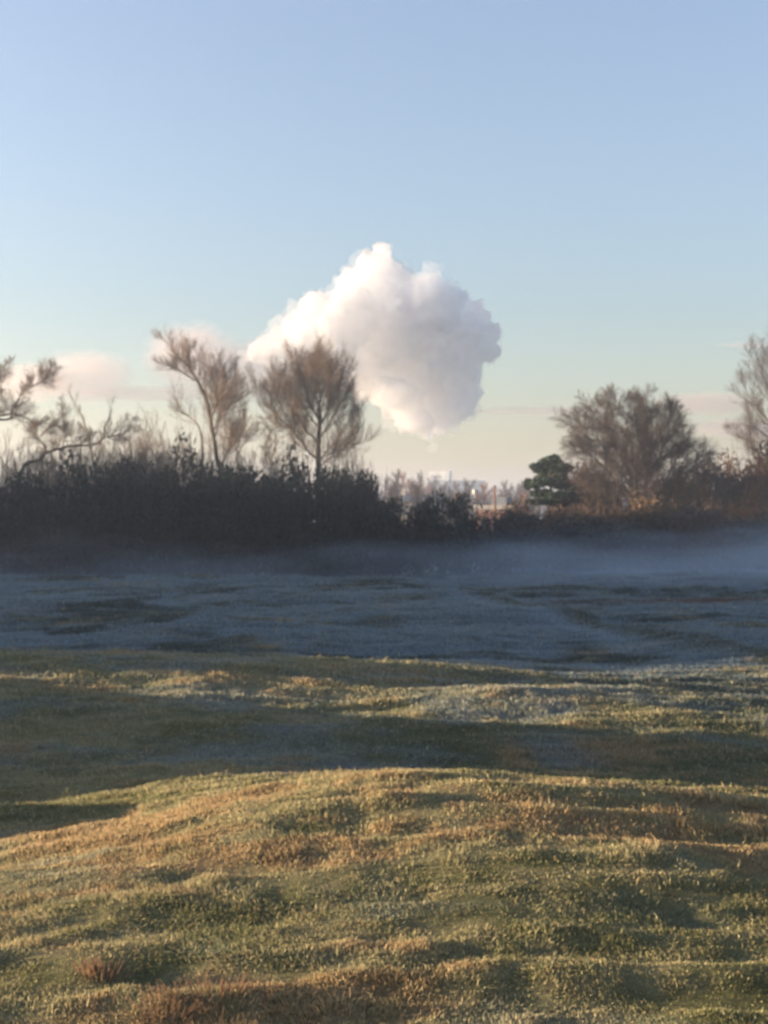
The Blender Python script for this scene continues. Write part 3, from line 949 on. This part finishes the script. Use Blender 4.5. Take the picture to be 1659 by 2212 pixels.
root = empty('leafy_bush', b, 'bush still holding orange and yellow leaves in front of the rusty bush', 'bush')
link('crown', leaf_cloud(77, lob, 2600, 0.07), M['leaf_orange'], root)
tt = Tree(78, 0.0)
for i in range(12):
    a = i * .55
    tt.path([np.array([0, 0, -.1]), np.array([math.cos(a) * .5, math.sin(a) * .4, hh * .45]), np.array([math.cos(a) * .9, math.sin(a) * .7, hh * .8])], .03, .008)
link('trunk', tubes('trunk', tt.limb, 5), M['bark'], root)

# ------------------------------------------------------------------ hazy trees beyond
far_protos = []
for sd in (201, 202, 203):
    t = Tree(sd, 0.05)
    tr, q0, q1 = t.path([(0, 0, 0), (0.1, 0, 3), (0, .2, 6.5), (-.1, 0, 10)], 0.22, 0.03)
    t.sprout(tr[2:], q0, q1, 0, style(n=[5, 4, 3], kids=[22, 14, 8], len=[.36, .5, .5], rad=[.07, .035, .02], rmin=0.016, ang=(20, 42), up=[.6, .6, .4], t0=0.0), size=3.4)
    a, c = tubes('trunk', t.limb, 5), tubes('crown', t.twig, 3)
    a.materials.append(M['bark'])
    c.materials.append(M['twig_red' if sd == 202 else 'twig_purple'])
    far_protos.append((a, c))
LB = ['hazy bare tree farthest along the gap by the pointed conifers', 'hazy reddish bare tree above the slate roof', 'tallest hazy bare tree over the slate-roofed house chimney',
      'hazy bare tree next to the white tower block wall', 'hazy tree rising in front of the long grey block', 'low hazy tree past the dark stair tower',
      'hazy bare tree just before the rust-coloured pole', 'hazy bare tree just beyond the rust-coloured pole', 'hazy pinkish tree close behind the pine',
      'hazy bare tree partly behind the conifer tips', 'hazy tree at the end of the long grey block', 'hazy bare tree between white lamp post and rust-coloured pole',
      'hazy bare tree right over the grey slate roof ridge', 'hazy bare tree before the lower wall of the white tower block', 'hazy tree before the near end of the long grey block',
      'hazy bare tree before the middle of the long grey block', 'hazy tree rising behind the flat pale roof edge', 'hazy bare tree behind the reddish bush beyond the pole']
spots = [(838, 180, 1018), (872, 170, 1010), (856, 150, 1006), (905, 190, 1010), (985, 230, 1062), (1010, 260, 1050), (1045, 240, 1050), (1085, 220, 1050), (1115, 200, 1052), (812, 190, 1020), (1065, 300, 1045), (1030, 280, 1058),
         (890, 160, 1028), (928, 200, 1036), (962, 210, 1052), (1000, 190, 1050), (1058, 180, 1062), (1128, 170, 1045)]
for i, ((vx, dd, top), lb) in enumerate(zip(spots, LB)):
    b = foot(vx, dd)
    h = P(0, top, dd)[2] - b[2]
    place('hazy_tree', far_protos[i % 3], b, h / 12.0 * 1.25, h / 12.0, i * 1.1, lb, 'tree', 'hazy trees beyond the belt')

gap = random.Random(8)
for i in range(40):
    vx, dd, top = gap.uniform(828, 1140), gap.uniform(125, 260), gap.uniform(1024, 1066)
    b = foot(vx, dd)
    h = P(0, top, dd)[2] - b[2]
    place('hazy_tree', far_protos[i % 3], b, h / 12.0 * 1.5, h / 12.0, i * 0.9, 'hazy bare tree, one of many crowding the gap between conifers and pine', 'tree', 'hazy trees crowding the gap')

# the far-off wood that reads as one band along the horizon
g = np.random.default_rng(17)
segs = []
for i in range(520):
    yy = g.uniform(250, 700)
    xx = g.uniform(-0.42, 0.42) * yy
    if 0.03 * yy < xx < 0.08 * yy and yy < 440:
        continue
    h = g.uniform(0.017, 0.030) * yy + 1.0
    z0 = gz(xx, yy) - H0
    segs.append((xx, yy, z0, xx + g.normal(0, .3), yy, z0 + h * .8, .25, .08))
    for k in range(34):
        zz = h * g.uniform(.25, .85)
        a = g.uniform(0, 6.28)
        L = g.uniform(1.2, 3.2)
        p0 = np.array([xx, yy, z0 + zz])
        p1 = p0 + np.array([math.cos(a) * L * .6, math.sin(a) * L * .6, L * g.uniform(.4, .9)])
        segs.append((*p0, *p1, .09, .05))
        for j in range(3):
            p2 = p0 + (p1 - p0) * g.uniform(.4, 1)
            p3 = p2 + g.normal(0, .7, 3) + np.array([0, 0, .8])
            segs.append((*p2, *p3, .06, .035))
tag(link('distant_woodland', tubes('distant_woodland', segs, 3), M['twig_purple']), 'far-off bare woodland fading into haze along the horizon', None, kind='stuff')


# ------------------------------------------------------------------ buildings
class Boxes:
    def __init__(self):
        self.v, self.f = [], []

    def box(self, x0, y0, z0, x1, y1, z1):
        k = len(self.v)
        self.v += [(x0, y0, z0), (x1, y0, z0), (x1, y1, z0), (x0, y1, z0), (x0, y0, z1), (x1, y0, z1), (x1, y1, z1), (x0, y1, z1)]
        self.f += [tuple(k + i for i in q) for q in ((0, 3, 2, 1), (4, 5, 6, 7), (0, 1, 5, 4), (1, 2, 6, 5), (2, 3, 7, 6), (3, 0, 4, 7))]
        return self

    def gable(self, x0, y0, z0, x1, y1, z1, over=0.4):
        """ridge along x"""
        k = len(self.v)
        ym = (y0 + y1) / 2
        self.v += [(x0 - over, y0 - over, z0), (x1 + over, y0 - over, z0), (x1 + over, y1 + over, z0), (x0 - over, y1 + over, z0), (x0 - over, ym, z1), (x1 + over, ym, z1)]
        self.f += [tuple(k + i for i in q) for q in ((0, 1, 5, 4), (2, 3, 4, 5), (1, 2, 5), (3, 0, 4), (0, 3, 2, 1))]
        return self

    def mesh(self, name):
        me = bpy.data.meshes.new(name)
        me.from_pydata(self.v, [], self.f)
        me.update()
        return me


def part(name, bx, m, parent):
    return link(name, bx.mesh(name), M[m], parent)


# tower block far off
D = 560.0
s = D / F
x0 = (925 - 829.5) * s
zg = gz(x0, D) - H0
root = empty('tower_block', (x0, D, zg), 'sunlit white tower block with a dark stair tower on its roof line', 'building', None, R(-14))
top = P(0, 1017, D)[2] - zg
low = P(0, 1037, D)[2] - zg
W = 46 * s
part('wall', Boxes().box(0, 0, 0, W * 0.62, 9, low), 'wall_dark', root)
part('upper_wall', Boxes().box(0.2, 0.5, low + .002, 36 * s, 8, top), 'wall_white', root)
part('stair_tower', Boxes().box(36 * s + .01, -0.6, 0, 47 * s, 6, top + 0.1), 'wall_grey', root)
for k in range(4):
    f = part('window', Boxes().box(1.0 + k * 1.25, 0.40, low + 0.7, 1.8 + k * 1.25, 0.497, low + 2.1), 'white_paint', root)
    part('pane', Boxes().box(1.08 + k * 1.25, 0.36, low + 0.78, 1.72 + k * 1.25, 0.397, low + 2.02), 'pane', f)

# long grey block beside it
D = 540.0
s = D / F
x0 = (958 - 829.5) * s
zg = gz(x0, D) - H0
root = empty('long_block', (x0, D, zg), 'long low grey-blue block stretching beside the white tower block', 'building')
top = P(0, 1040, D)[2] - zg
W = 90 * s
part('wall', Boxes().box(0, 0, 0, W, 9, top), 'wall_dark', root)
part('roof', Boxes().box(-.2, -.2, top + .002, W + .2, 9.2, top + .35), 'roof_slate', root)
for r_ in range(3):
    for k in range(9):
        f = part('window', Boxes().box(.7 + k * 1.4, -.10, top - 2.6 - r_ * 3, 1.6 + k * 1.4, -.003, top - 1.2 - r_ * 3), 'white_paint', root)
        part('pane', Boxes().box(.78 + k * 1.4, -.13, top - 2.52 - r_ * 3, 1.52 + k * 1.4, -.103, top - 1.28 - r_ * 3), 'pane', f)

# cream house with slate roof and chimney
D = 135.0
s = D / F
x0 = (845 - 829.5) * s
zg = gz(x0, D) - H0
root = empty('slate_roof_house', (x0, D, zg), 'cream house with grey slate roof and one sunlit chimney', 'house', None, R(-12))
ea = P(0, 1082, D)[2] - zg
rd = P(0, 1068, D)[2] - zg
W = 90 * s
part('wall', Boxes().box(0, 0, 0, W, 6, ea), 'wall_cream', root)
rf = part('roof', Boxes().gable(0, 0, ea + .003, W, 6, rd), 'roof_slate', root)
part('chimney', Boxes().box(.5, 2.6, ea, 1.0, 3.3, P(0, 1054, D)[2] - zg), 'wall_white', rf)
part('chimney', Boxes().box(2.3, 2.7, ea, 2.7, 3.2, P(0, 1062, D)[2] - zg), 'brick', rf)
for k in range(3):
    f = part('window', Boxes().box(.5 + k * 1.4, -.06, ea - 1.5, 1.3 + k * 1.4, -.003, ea - .35), 'white_paint', root)
    part('pane', Boxes().box(.57 + k * 1.4, -.09, ea - 1.43, 1.23 + k * 1.4, -.063, ea - .42), 'pane', f)

# flat-roofed brick building
D = 120.0
s = D / F
x0 = (1022 - 829.5) * s
zg = gz(x0, D) - H0
root = empty('flat_roof_building', (x0, D, zg), 'low brick building with a pale flat roof edge behind the rust-coloured pole', 'building', None, R(-20))
e0 = P(0, 1101, D)[2] - zg
e1 = P(0, 1091, D)[2] - zg
W = 92 * s
part('wall', Boxes().box(.2, .3, 0, W - .2, 6, e0), 'brick', root)
part('roof', Boxes().box(0, 0, e0 + .002, W, 6.3, e1), 'roof_edge', root)
part('roof_box', Boxes().box(1.0, 2.5, e1 + .002, 2.6, 4.5, e1 + .75), 'roof_slate', root)
for k in range(3):
    f = part('window', Boxes().box(.6 + k * 1.2, .22, e0 - 1.9, 1.4 + k * 1.2, .297, e0 - .8), 'white_paint', root)
    part('pane', Boxes().box(.67 + k * 1.2, .19, e0 - 1.83, 1.33 + k * 1.2, .217, e0 - .87), 'pane', f)

# pink lit house behind the round tree
D = 230.0
s = D / F
x0 = (1250 - 829.5) * s
zg = gz(x0, D) - H0
root = empty('brick_house', (x0, D, zg), 'sunlit brick house half hidden behind the round bare tree', 'house', None, R(-20))
ea = P(0, 1024, D)[2] - zg
part('wall', Boxes().box(0, 0, 0, 52 * s, 6, ea), 'brick', root)
rf = part('roof', Boxes().gable(0, 0, ea + .003, 52 * s, 6, P(0, 1008, D)[2] - zg), 'roof_slate', root)
part('chimney', Boxes().box(.4, 2.6, ea, 1.1, 3.4, P(0, 1000, D)[2] - zg), 'wall_white', rf)
for z0 in (1040, 1062):
    zz = P(0, z0, D)[2] - zg
    for k in range(2):
        f = part('window', Boxes().box(.5 + k * 1.5, -.06, zz - .6, 1.4 + k * 1.5, -.003, zz + .6), 'white_paint', root)
        part('pane', Boxes().box(.57 + k * 1.5, -.09, zz - .53, 1.33 + k * 1.5, -.063, zz + .53), 'pane', f)

# posts
D = 90.0
b = foot(1069, D)
root = empty('rusty_pole', b, 'tall rust-coloured pole standing before the flat-roofed brick building', 'pole')
h = P(0, 1052, D)[2] - b[2]
link('shaft', tubes('shaft', [(0, 0, -.1, 0, 0, h * .5, .085, .075), (0, 0, h * .5, 0, 0, h, .075, .065)], 10), M['rust'], root)
part('cap', Boxes().box(-.09, -.09, h + .002, .09, .09, h + .10), 'rust', root)
part('base_plate', Boxes().box(-.2, -.2, -.05, .2, .2, .08), 'rust', root)
D = 100.0
b = foot(1026, D)
root = empty('lamp_post', b, 'short white post with a bulbous head at the end of the brick building', 'post')
h = P(0, 1056, D)[2] - b[2]
link('shaft', tubes('shaft', [(0, 0, -.1, 0, 0, h - .5, .07, .06)], 10), M['white_paint'], root)
link('lamp_head', tubes('lamp_head', [(0, 0, h - .5, 0, 0, h - .35, .08, .2), (0, 0, h - .35, 0, 0, h - .1, .2, .17), (0, 0, h - .1, 0, 0, h, .17, .02)], 12), M['white_paint'], root)

# ------------------------------------------------------------------ dead weeds close by
for vx, vy, sd, w, lb in ((470, 2165, 301, .22, 'largest tangle of reddish dead stems at the picture bottom edge'), (360, 2185, 302, .16, 'smaller reddish dead stem tangle beside the largest one'), (215, 2115, 303, .12, 'thin tuft of reddish dead stems in the near grass')):
    dd = 1.62 * F / (vy - HZ)
    x = (vx - 829.5) / F * dd
    t = Tree(sd, 0.0)
    for i in range(150):
        a = t.r.uniform(0, 6.28)
        q = t.r.uniform(0.02, w)
        h = t.r.uniform(.02, .06)
        x0, y0 = math.cos(a) * q, math.sin(a) * q * .7
        z0 = gz(x + x0, dd + y0) - gz(x, dd)
        xm, ym = x0 * .75, y0 * .75
        zm = gz(x + xm, dd + ym) - gz(x, dd)
        t.seg(np.array([xm, ym, zm + .004]), np.array([x0, y0, z0 + h]), .0013, .0008)
    o = link('weed_clump', tubes('weed_clump', t.limb + t.twig, 3), M['weed'])
    o.location = (x, dd, gz(x, dd) - H0)
    tag(o, lb, 'dead weeds', 'dead weed tangles')

# ------------------------------------------------------------------ clouds
CD = 2300.0


def spheres_mesh(lobes, dist, vox, seed, amps):
    """voxel-merged balls, then billowed outwards"""
    s = dist / F
    import bmesh
    bm = bmesh.new()
    from mathutils import Matrix
    for (vx, vy, r, dy) in lobes:
        q = P(vx, vy, dist) + np.array([0, dy * s, 0])
        bmesh.ops.create_icosphere(bm, subdivisions=3, radius=r * s, matrix=Matrix.Translation(Vector(q)))
    me = bpy.data.meshes.new('tmp')
    bm.to_mesh(me)
    bm.free()
    def revoxel(me):
        o = bpy.data.objects.new('tmp', me)
        COL.objects.link(o)
        md = o.modifiers.new('r', 'REMESH')
        md.mode = 'VOXEL'
        md.voxel_size = vox
        dg = bpy.context.evaluated_depsgraph_get()
        m2 = bpy.data.meshes.new_from_object(o.evaluated_get(dg))
        bpy.data.objects.remove(o)
        bpy.data.meshes.remove(me)
        return m2

    m2 = revoxel(me)
    for (wl, amp) in amps:
        n = len(m2.vertices)
        co = np.empty(n * 3, np.float32)
        m2.vertices.foreach_get('co', co)
        co = co.reshape(-1, 3).astype(np.float64)
        no = np.empty(n * 3, np.float32)
        m2.vertex_normals.foreach_get('vector', no)
        no = no.reshape(-1, 3)
        f = np.abs(noise3(co / (wl * s) + seed, seed) * 2 - 1)
        f2 = np.abs(noise3(co / (wl * s) * 1.3 + seed + 5, seed + 9) * 2 - 1)
        bil = np.maximum(f, f2)        # billows: rounded tops, sharp creases
        co = co + no * ((bil - 0.46) * amp * s)[:, None]
        m2.vertices.foreach_set('co', co.astype(np.float32).ravel())
        m2.update()
        m2 = revoxel(m2)
    m2.polygons.foreach_set('use_smooth', np.ones(len(m2.polygons), dtype=bool))
    return m2


big = [(824, 552, 28, 10), (806, 588, 44, 0), (846, 604, 40, 10), (770, 612, 36, -5), (852, 644, 36, 20), (800, 640, 60, 0),
       (925, 636, 32, -80), (905, 662, 40, -80), (945, 672, 52, -65), (990, 655, 30, 40), (1010, 690, 46, 40), (985, 710, 62, 20), (1040, 735, 42, 40), (1050, 750, 30, 30),
       (872, 712, 54, -20), (760, 690, 66, -45), (705, 668, 34, -30), (690, 690, 48, -45), (640, 716, 36, -40), (606, 722, 24, -35), (720, 740, 64, -60), (660, 750, 50, -50), (600, 752, 32, -45),
       (850, 760, 92, 20), (930, 780, 92, 40), (990, 790, 52, 40), (990, 850, 44, 40), (1000, 868, 34, 40), (960, 880, 44, 30),
       (900, 840, 66, 30), (800, 800, 62, 0), (836, 852, 32, -66), (862, 860, 32, -70), (822, 864, 20, -66), (870, 872, 44, -25), (900, 908, 24, -55), (880, 895, 26, -55), (925, 900, 30, -10),
       (918, 925, 19, -25), (930, 942, 16, -15), (936, 956, 10, -10), (745, 795, 44, -40), (690, 785, 34, -40), (560, 765, 26, -40)]
cm, nt, out = mat('steam')
df = N(nt, 'ShaderNodeBsdfDiffuse')
df.inputs['Color'].default_value = (0.93, 0.93, 0.93, 1)
tr_ = N(nt, 'ShaderNodeBsdfTransparent')
mx = N(nt, 'ShaderNodeMixShader', Fac=0.16)
nt.links.new(tr_.outputs[0], mx.inputs[1])
nt.links.new(df.outputs[0], mx.inputs[2])
nt.links.new(mx.outputs[0], out.inputs['Surface'])
vs = N(nt, 'ShaderNodeVolumeScatter', Density=0.16, Anisotropy=0.89)
vs.inputs['Color'].default_value = (0.965, 0.967, 0.97, 1)
nt.links.new(vs.outputs[0], out.inputs['Volume'])
M['steam'] = cm
o = link('steam_cloud', spheres_mesh(big, CD, 2.6, 3, [(110, 12), (52, 22), (25, 17), (12, 8)]), M['steam'])
tag(o, 'huge white billowing steam cloud rising above the treetops', 'cloud')
fm, nt, out = mat('steam_fringe')
vs = N(nt, 'ShaderNodeVolumeScatter', Density=0.013, Anisotropy=0.5)
vs.inputs['Color'].default_value = (0.985, 0.985, 0.985, 1)
nt.links.new(vs.outputs[0], out.inputs['Volume'])
link('wisps', spheres_mesh([(a, b, r + 3, e) for a, b, r, e in big], CD, 3.4, 21, [(105, 38), (50, 36), (22, 24)]), fm, o)


def vapour(name, density, scale, col=(1, 1, 1), thr=(0.42, 0.72)):
    """soft ball of thin vapour in the object's own -1..1 frame"""
    m, nt, out = mat(name)
    tc = N(nt, 'ShaderNodeTexCoord')
    ln = N(nt, 'ShaderNodeVectorMath', operation='LENGTH')
    nt.links.new(tc.outputs['Object'], ln.inputs[0])
    oi = N(nt, 'ShaderNodeObjectInfo')
    nz = N(nt, 'ShaderNodeTexNoise', Scale=scale, Detail=4, Roughness=0.6)
    nz.noise_dimensions = '4D'
    nt.links.new(tc.outputs['Object'], nz.inputs['Vector'])
    mw = N(nt, 'ShaderNodeMath', operation='MULTIPLY')
    mw.inputs[1].default_value = 37.0
    nt.links.new(oi.outputs['Random'], mw.inputs[0])
    nt.links.new(mw.outputs[0], nz.inputs['W'])
    # fade = (1 - r) + noise - 0.5
    a = N(nt, 'ShaderNodeMath', operation='SUBTRACT')
    a.inputs[0].default_value = 1.0
    nt.links.new(ln.outputs['Value'], a.inputs[1])
    c = N(nt, 'ShaderNodeMath', operation='ADD')
    nt.links.new(a.outputs[0], c.inputs[0])
    nt.links.new(nz.outputs['Fac'], c.inputs[1])
    mr = N(nt, 'ShaderNodeMapRange')
    mr.inputs['From Min'].default_value = 0.55
    mr.inputs['From Max'].default_value = 0.85
    mr.inputs['To Min'].default_value = 0.0
    mr.inputs['To Max'].default_value = density
    nt.links.new(c.outputs[0], mr.inputs['Value'])
    # nothing at the shell itself
    e = N(nt, 'ShaderNodeMapRange')
    e.inputs['From Min'].default_value = 1.0
    e.inputs['From Max'].default_value = 0.75
    nt.links.new(ln.outputs['Value'], e.inputs['Value'])
    p = N(nt, 'ShaderNodeMath', operation='MULTIPLY')
    nt.links.new(mr.outputs[0], p.inputs[0])
    nt.links.new(e.outputs[0], p.inputs[1])
    v = N(nt, 'ShaderNodeVolumePrincipled')
    v.inputs['Color'].default_value = (*col, 1)
    v.inputs['Anisotropy'].default_value = 0.2
    nt.links.new(p.outputs[0], v.inputs['Density'])
    nt.links.new(v.outputs[0], out.inputs['Volume'])
    return m


import bmesh
bm = bmesh.new()
bmesh.ops.create_icosphere(bm, subdivisions=3, radius=1.0)
ball = bpy.data.meshes.new('low_cloud')
bm.to_mesh(ball)
bm.free()
ball.materials.append(vapour('low_cloud_vapour', 0.0075, 2.8, (0.84, 0.70, 0.68)))  # low sun's pink and some shade tinted into the vapour
LD = 2700.0
s = LD / F
for vx, vy, rx, rz, ry, lb in (
    (185, 815, 130, 70, 70, 'soft pinkish low cloud above the arching tree'),
    (60, 828, 120, 52, 70, 'faint pink cloud behind the gnarled tree at the frame edge'),
    (330, 850, 190, 22, 60, 'thin grey cloud streak trailing toward the leaning tree'),
    (415, 772, 130, 90, 70, 'pink ragged cloud behind the leaning tree crown'),
    (560, 800, 130, 85, 70, 'pale pink cloud bank between the two tall trees, joining the steam cloud'),
    (1530, 872, 150, 30, 70, 'flat mauve cloud bank behind the round bare tree'),
    (1600, 925, 150, 24, 70, 'thin grey cloud streak under the mauve bank'),
    (1620, 745, 90, 6, 30, 'faint thin cloud wisp high near the frame edge'),
    (1180, 888, 220, 12, 50, 'faint grey streak low in the sky beside the steam cloud'),
):
    o = bpy.data.objects.new('low_cloud', ball)
    COL.objects.link(o)
    o.location = Vector(P(vx, vy, LD))
    o.scale = (rx * s, ry * s, rz * s)
    tag(o, lb, 'cloud', 'low clouds near the horizon')

# unseen thin veil added sunward of the steam to mute the low sun
vm, nt, out = mat('dimming_vapour')
vs = N(nt, 'ShaderNodeVolumeScatter', Density=0.0021, Anisotropy=0.6)
vs.inputs['Color'].default_value = (1, 1, 1, 1)
nt.links.new(vs.outputs[0], out.inputs['Volume'])
veil = bpy.data.objects.new('dimming_veil', ball.copy())
veil.data.materials.clear()
veil.data.materials.append(vm)
COL.objects.link(veil)
veil.location = (-1330, 2400, 430)
veil.scale = (300, 620, 420)
tag(veil, 'unseen thin veil added sunward to dim the steam cloud', 'cloud')

# ------------------------------------------------------------------ air
bx = Boxes().box(-GL - 40, -GL - 40, -6.0, GL + 40, GL + 40, 24.0)
m, nt, out = mat('haze_air')
v = N(nt, 'ShaderNodeVolumePrincipled', Density=0.0011)
v.inputs['Color'].default_value = (0.68, 0.79, 0.97, 1)
v.inputs['Anisotropy'].default_value = 0.5
nt.links.new(v.outputs[0], out.inputs['Volume'])
tag(link('haze', bx.mesh('haze'), m), 'pale winter haze fading the far trees and buildings', None, kind='stuff')

# ground mist lying over the meadow behind the ridge
bx = Boxes().box(-30, 38, -1.7, 60, 68, 2.6)
m, nt, out = mat('ground_mist')
tc = N(nt, 'ShaderNodeTexCoord')
sp = N(nt, 'ShaderNodeSeparateXYZ')
nt.links.new(tc.outputs['Object'], sp.inputs[0])
mp = N(nt, 'ShaderNodeMapping')
mp.inputs['Scale'].default_value = (0.15, 0.12, 0.7)
nt.links.new(tc.outputs['Object'], mp.inputs['Vector'])
nz = N(nt, 'ShaderNodeTexNoise', Scale=1.0, Detail=3, Roughness=0.55)
nt.links.new(mp.outputs[0], nz.inputs['Vector'])
# top of the mist rises to the right and wavers
tx = N(nt, 'ShaderNodeMapRange')
tx.interpolation_type = 'SMOOTHSTEP'
for k, q in (('From Min', -12.0), ('From Max', 12.0), ('To Min', 0.38), ('To Max', 0.9)):
    tx.inputs[k].default_value = q
nt.links.new(sp.outputs['X'], tx.inputs['Value'])
wv = N(nt, 'ShaderNodeMapRange')
for k, q in (('From Min', 0.3), ('From Max', 0.7), ('To Min', -0.8), ('To Max', 0.8)):
    wv.inputs[k].default_value = q
nt.links.new(nz.outputs['Fac'], wv.inputs['Value'])
ad = N(nt, 'ShaderNodeMath', operation='ADD')
nt.links.new(tx.outputs[0], ad.inputs[0])
nt.links.new(wv.outputs[0], ad.inputs[1])
sb = N(nt, 'ShaderNodeMath', operation='SUBTRACT')
nt.links.new(ad.outputs[0], sb.inputs[0])
nt.links.new(sp.outputs['Z'], sb.inputs[1])
dn = N(nt, 'ShaderNodeMapRange')
dn.interpolation_type = 'SMOOTHSTEP'
for k, q in (('From Min', -0.5), ('From Max', 1.0), ('To Min', 0.0), ('To Max', 0.05)):
    dn.inputs[k].default_value = q
nt.links.new(sb.outputs[0], dn.inputs['Value'])
yf = N(nt, 'ShaderNodeMapRange')     # thins out toward the open grass
yf.interpolation_type = 'SMOOTHSTEP'
yf.inputs['From Min'].default_value = 38.0
yf.inputs['From Max'].default_value = 52.0
nt.links.new(sp.outputs['Y'], yf.inputs['Value'])
pr = N(nt, 'ShaderNodeMath', operation='MULTIPLY')
nt.links.new(dn.outputs[0], pr.inputs[0])
nt.links.new(yf.outputs[0], pr.inputs[1])
v = N(nt, 'ShaderNodeVolumePrincipled')
v.inputs['Color'].default_value = (0.70, 0.84, 1.0, 1)
nt.links.new(pr.outputs[0], v.inputs['Density'])
nt.links.new(v.outputs[0], out.inputs['Volume'])
tag(link('ground_mist', bx.mesh('ground_mist'), m), 'low bluish ground mist lying over the meadow before the trees', None, kind='stuff')

# ------------------------------------------------------------------ light
w = bpy.data.worlds.new('World')
scene.world = w
w.use_nodes = True
nt = w.node_tree
bg = nt.nodes['Background']
sk = nt.nodes.new('ShaderNodeTexSky')
sk.sky_type = 'NISHITA'
sk.sun_disc = False
sk.sun_elevation = R(SUN_EL)
sk.sun_rotation = R(SUN_AZ)
sk.air_density = 1.5
sk.dust_density = 1.0
sk.ozone_density = 4.0
hs = nt.nodes.new('ShaderNodeHueSaturation')
hs.inputs['Saturation'].default_value = 0.75
nt.links.new(sk.outputs[0], hs.inputs['Color'])
wb = nt.nodes.new('ShaderNodeMix')      # white balance of the daylight
wb.data_type = 'RGBA'
wb.blend_type = 'MULTIPLY'
wb.inputs['Factor'].default_value = 1.0
wb.inputs['B'].default_value = (1.012, 0.918, 0.975, 1)
nt.links.new(hs.outputs[0], wb.inputs['A'])
nt.links.new(wb.outputs['Result'], bg.inputs['Color'])
bg.inputs['Strength'].default_value = 0.088

L = bpy.data.lights.new('sun', 'SUN')
L.energy = 5.0
L.angle = R(0.5)
L.color = (1.0, 0.75, 0.49)
so = bpy.data.objects.new('sun', L)
COL.objects.link(so)
dirv = Vector((math.sin(R(SUN_AZ)) * math.cos(R(SUN_EL)), math.cos(R(SUN_AZ)) * math.cos(R(SUN_EL)), math.sin(R(SUN_EL))))
so.rotation_euler = dirv.to_track_quat('Z', 'Y').to_euler()
so.location = dirv * 100

# ------------------------------------------------------------------ camera
cd = bpy.data.cameras.new('camera')
cd.sensor_fit = 'VERTICAL'
cd.sensor_height = 36.0
cd.lens = 36.0 * F / 2212.0
cd.clip_start = 0.05
cd.clip_end = 12000
cd.dof.use_dof = True
cd.dof.focus_distance = 1.1
cd.dof.aperture_fstop = 17.0
co = bpy.data.objects.new('camera', cd)
COL.objects.link(co)
co.location = (0, 0, EYE)
co.rotation_euler = (R(90) + math.atan((HZ - 1106) / F), 0, 0)
scene.camera = co

# ------------------------------------------------------------------ render
scene.view_settings.view_transform = 'Standard'
scene.view_settings.look = 'None'
scene.view_settings.exposure = 2.55
scene.view_settings.gamma = 1.0
cy = scene.cycles
cy.max_bounces = 42
cy.diffuse_bounces = 3
cy.glossy_bounces = 2
cy.transmission_bounces = 4
cy.transparent_max_bounces = 8
cy.volume_bounces = 40
cy.volume_step_rate = 1.0
cy.volume_max_steps = 96
cy.use_adaptive_sampling = True
cy.adaptive_threshold = 0.015
cy.use_denoising = True
cy.sample_clamp_indirect = 8.0
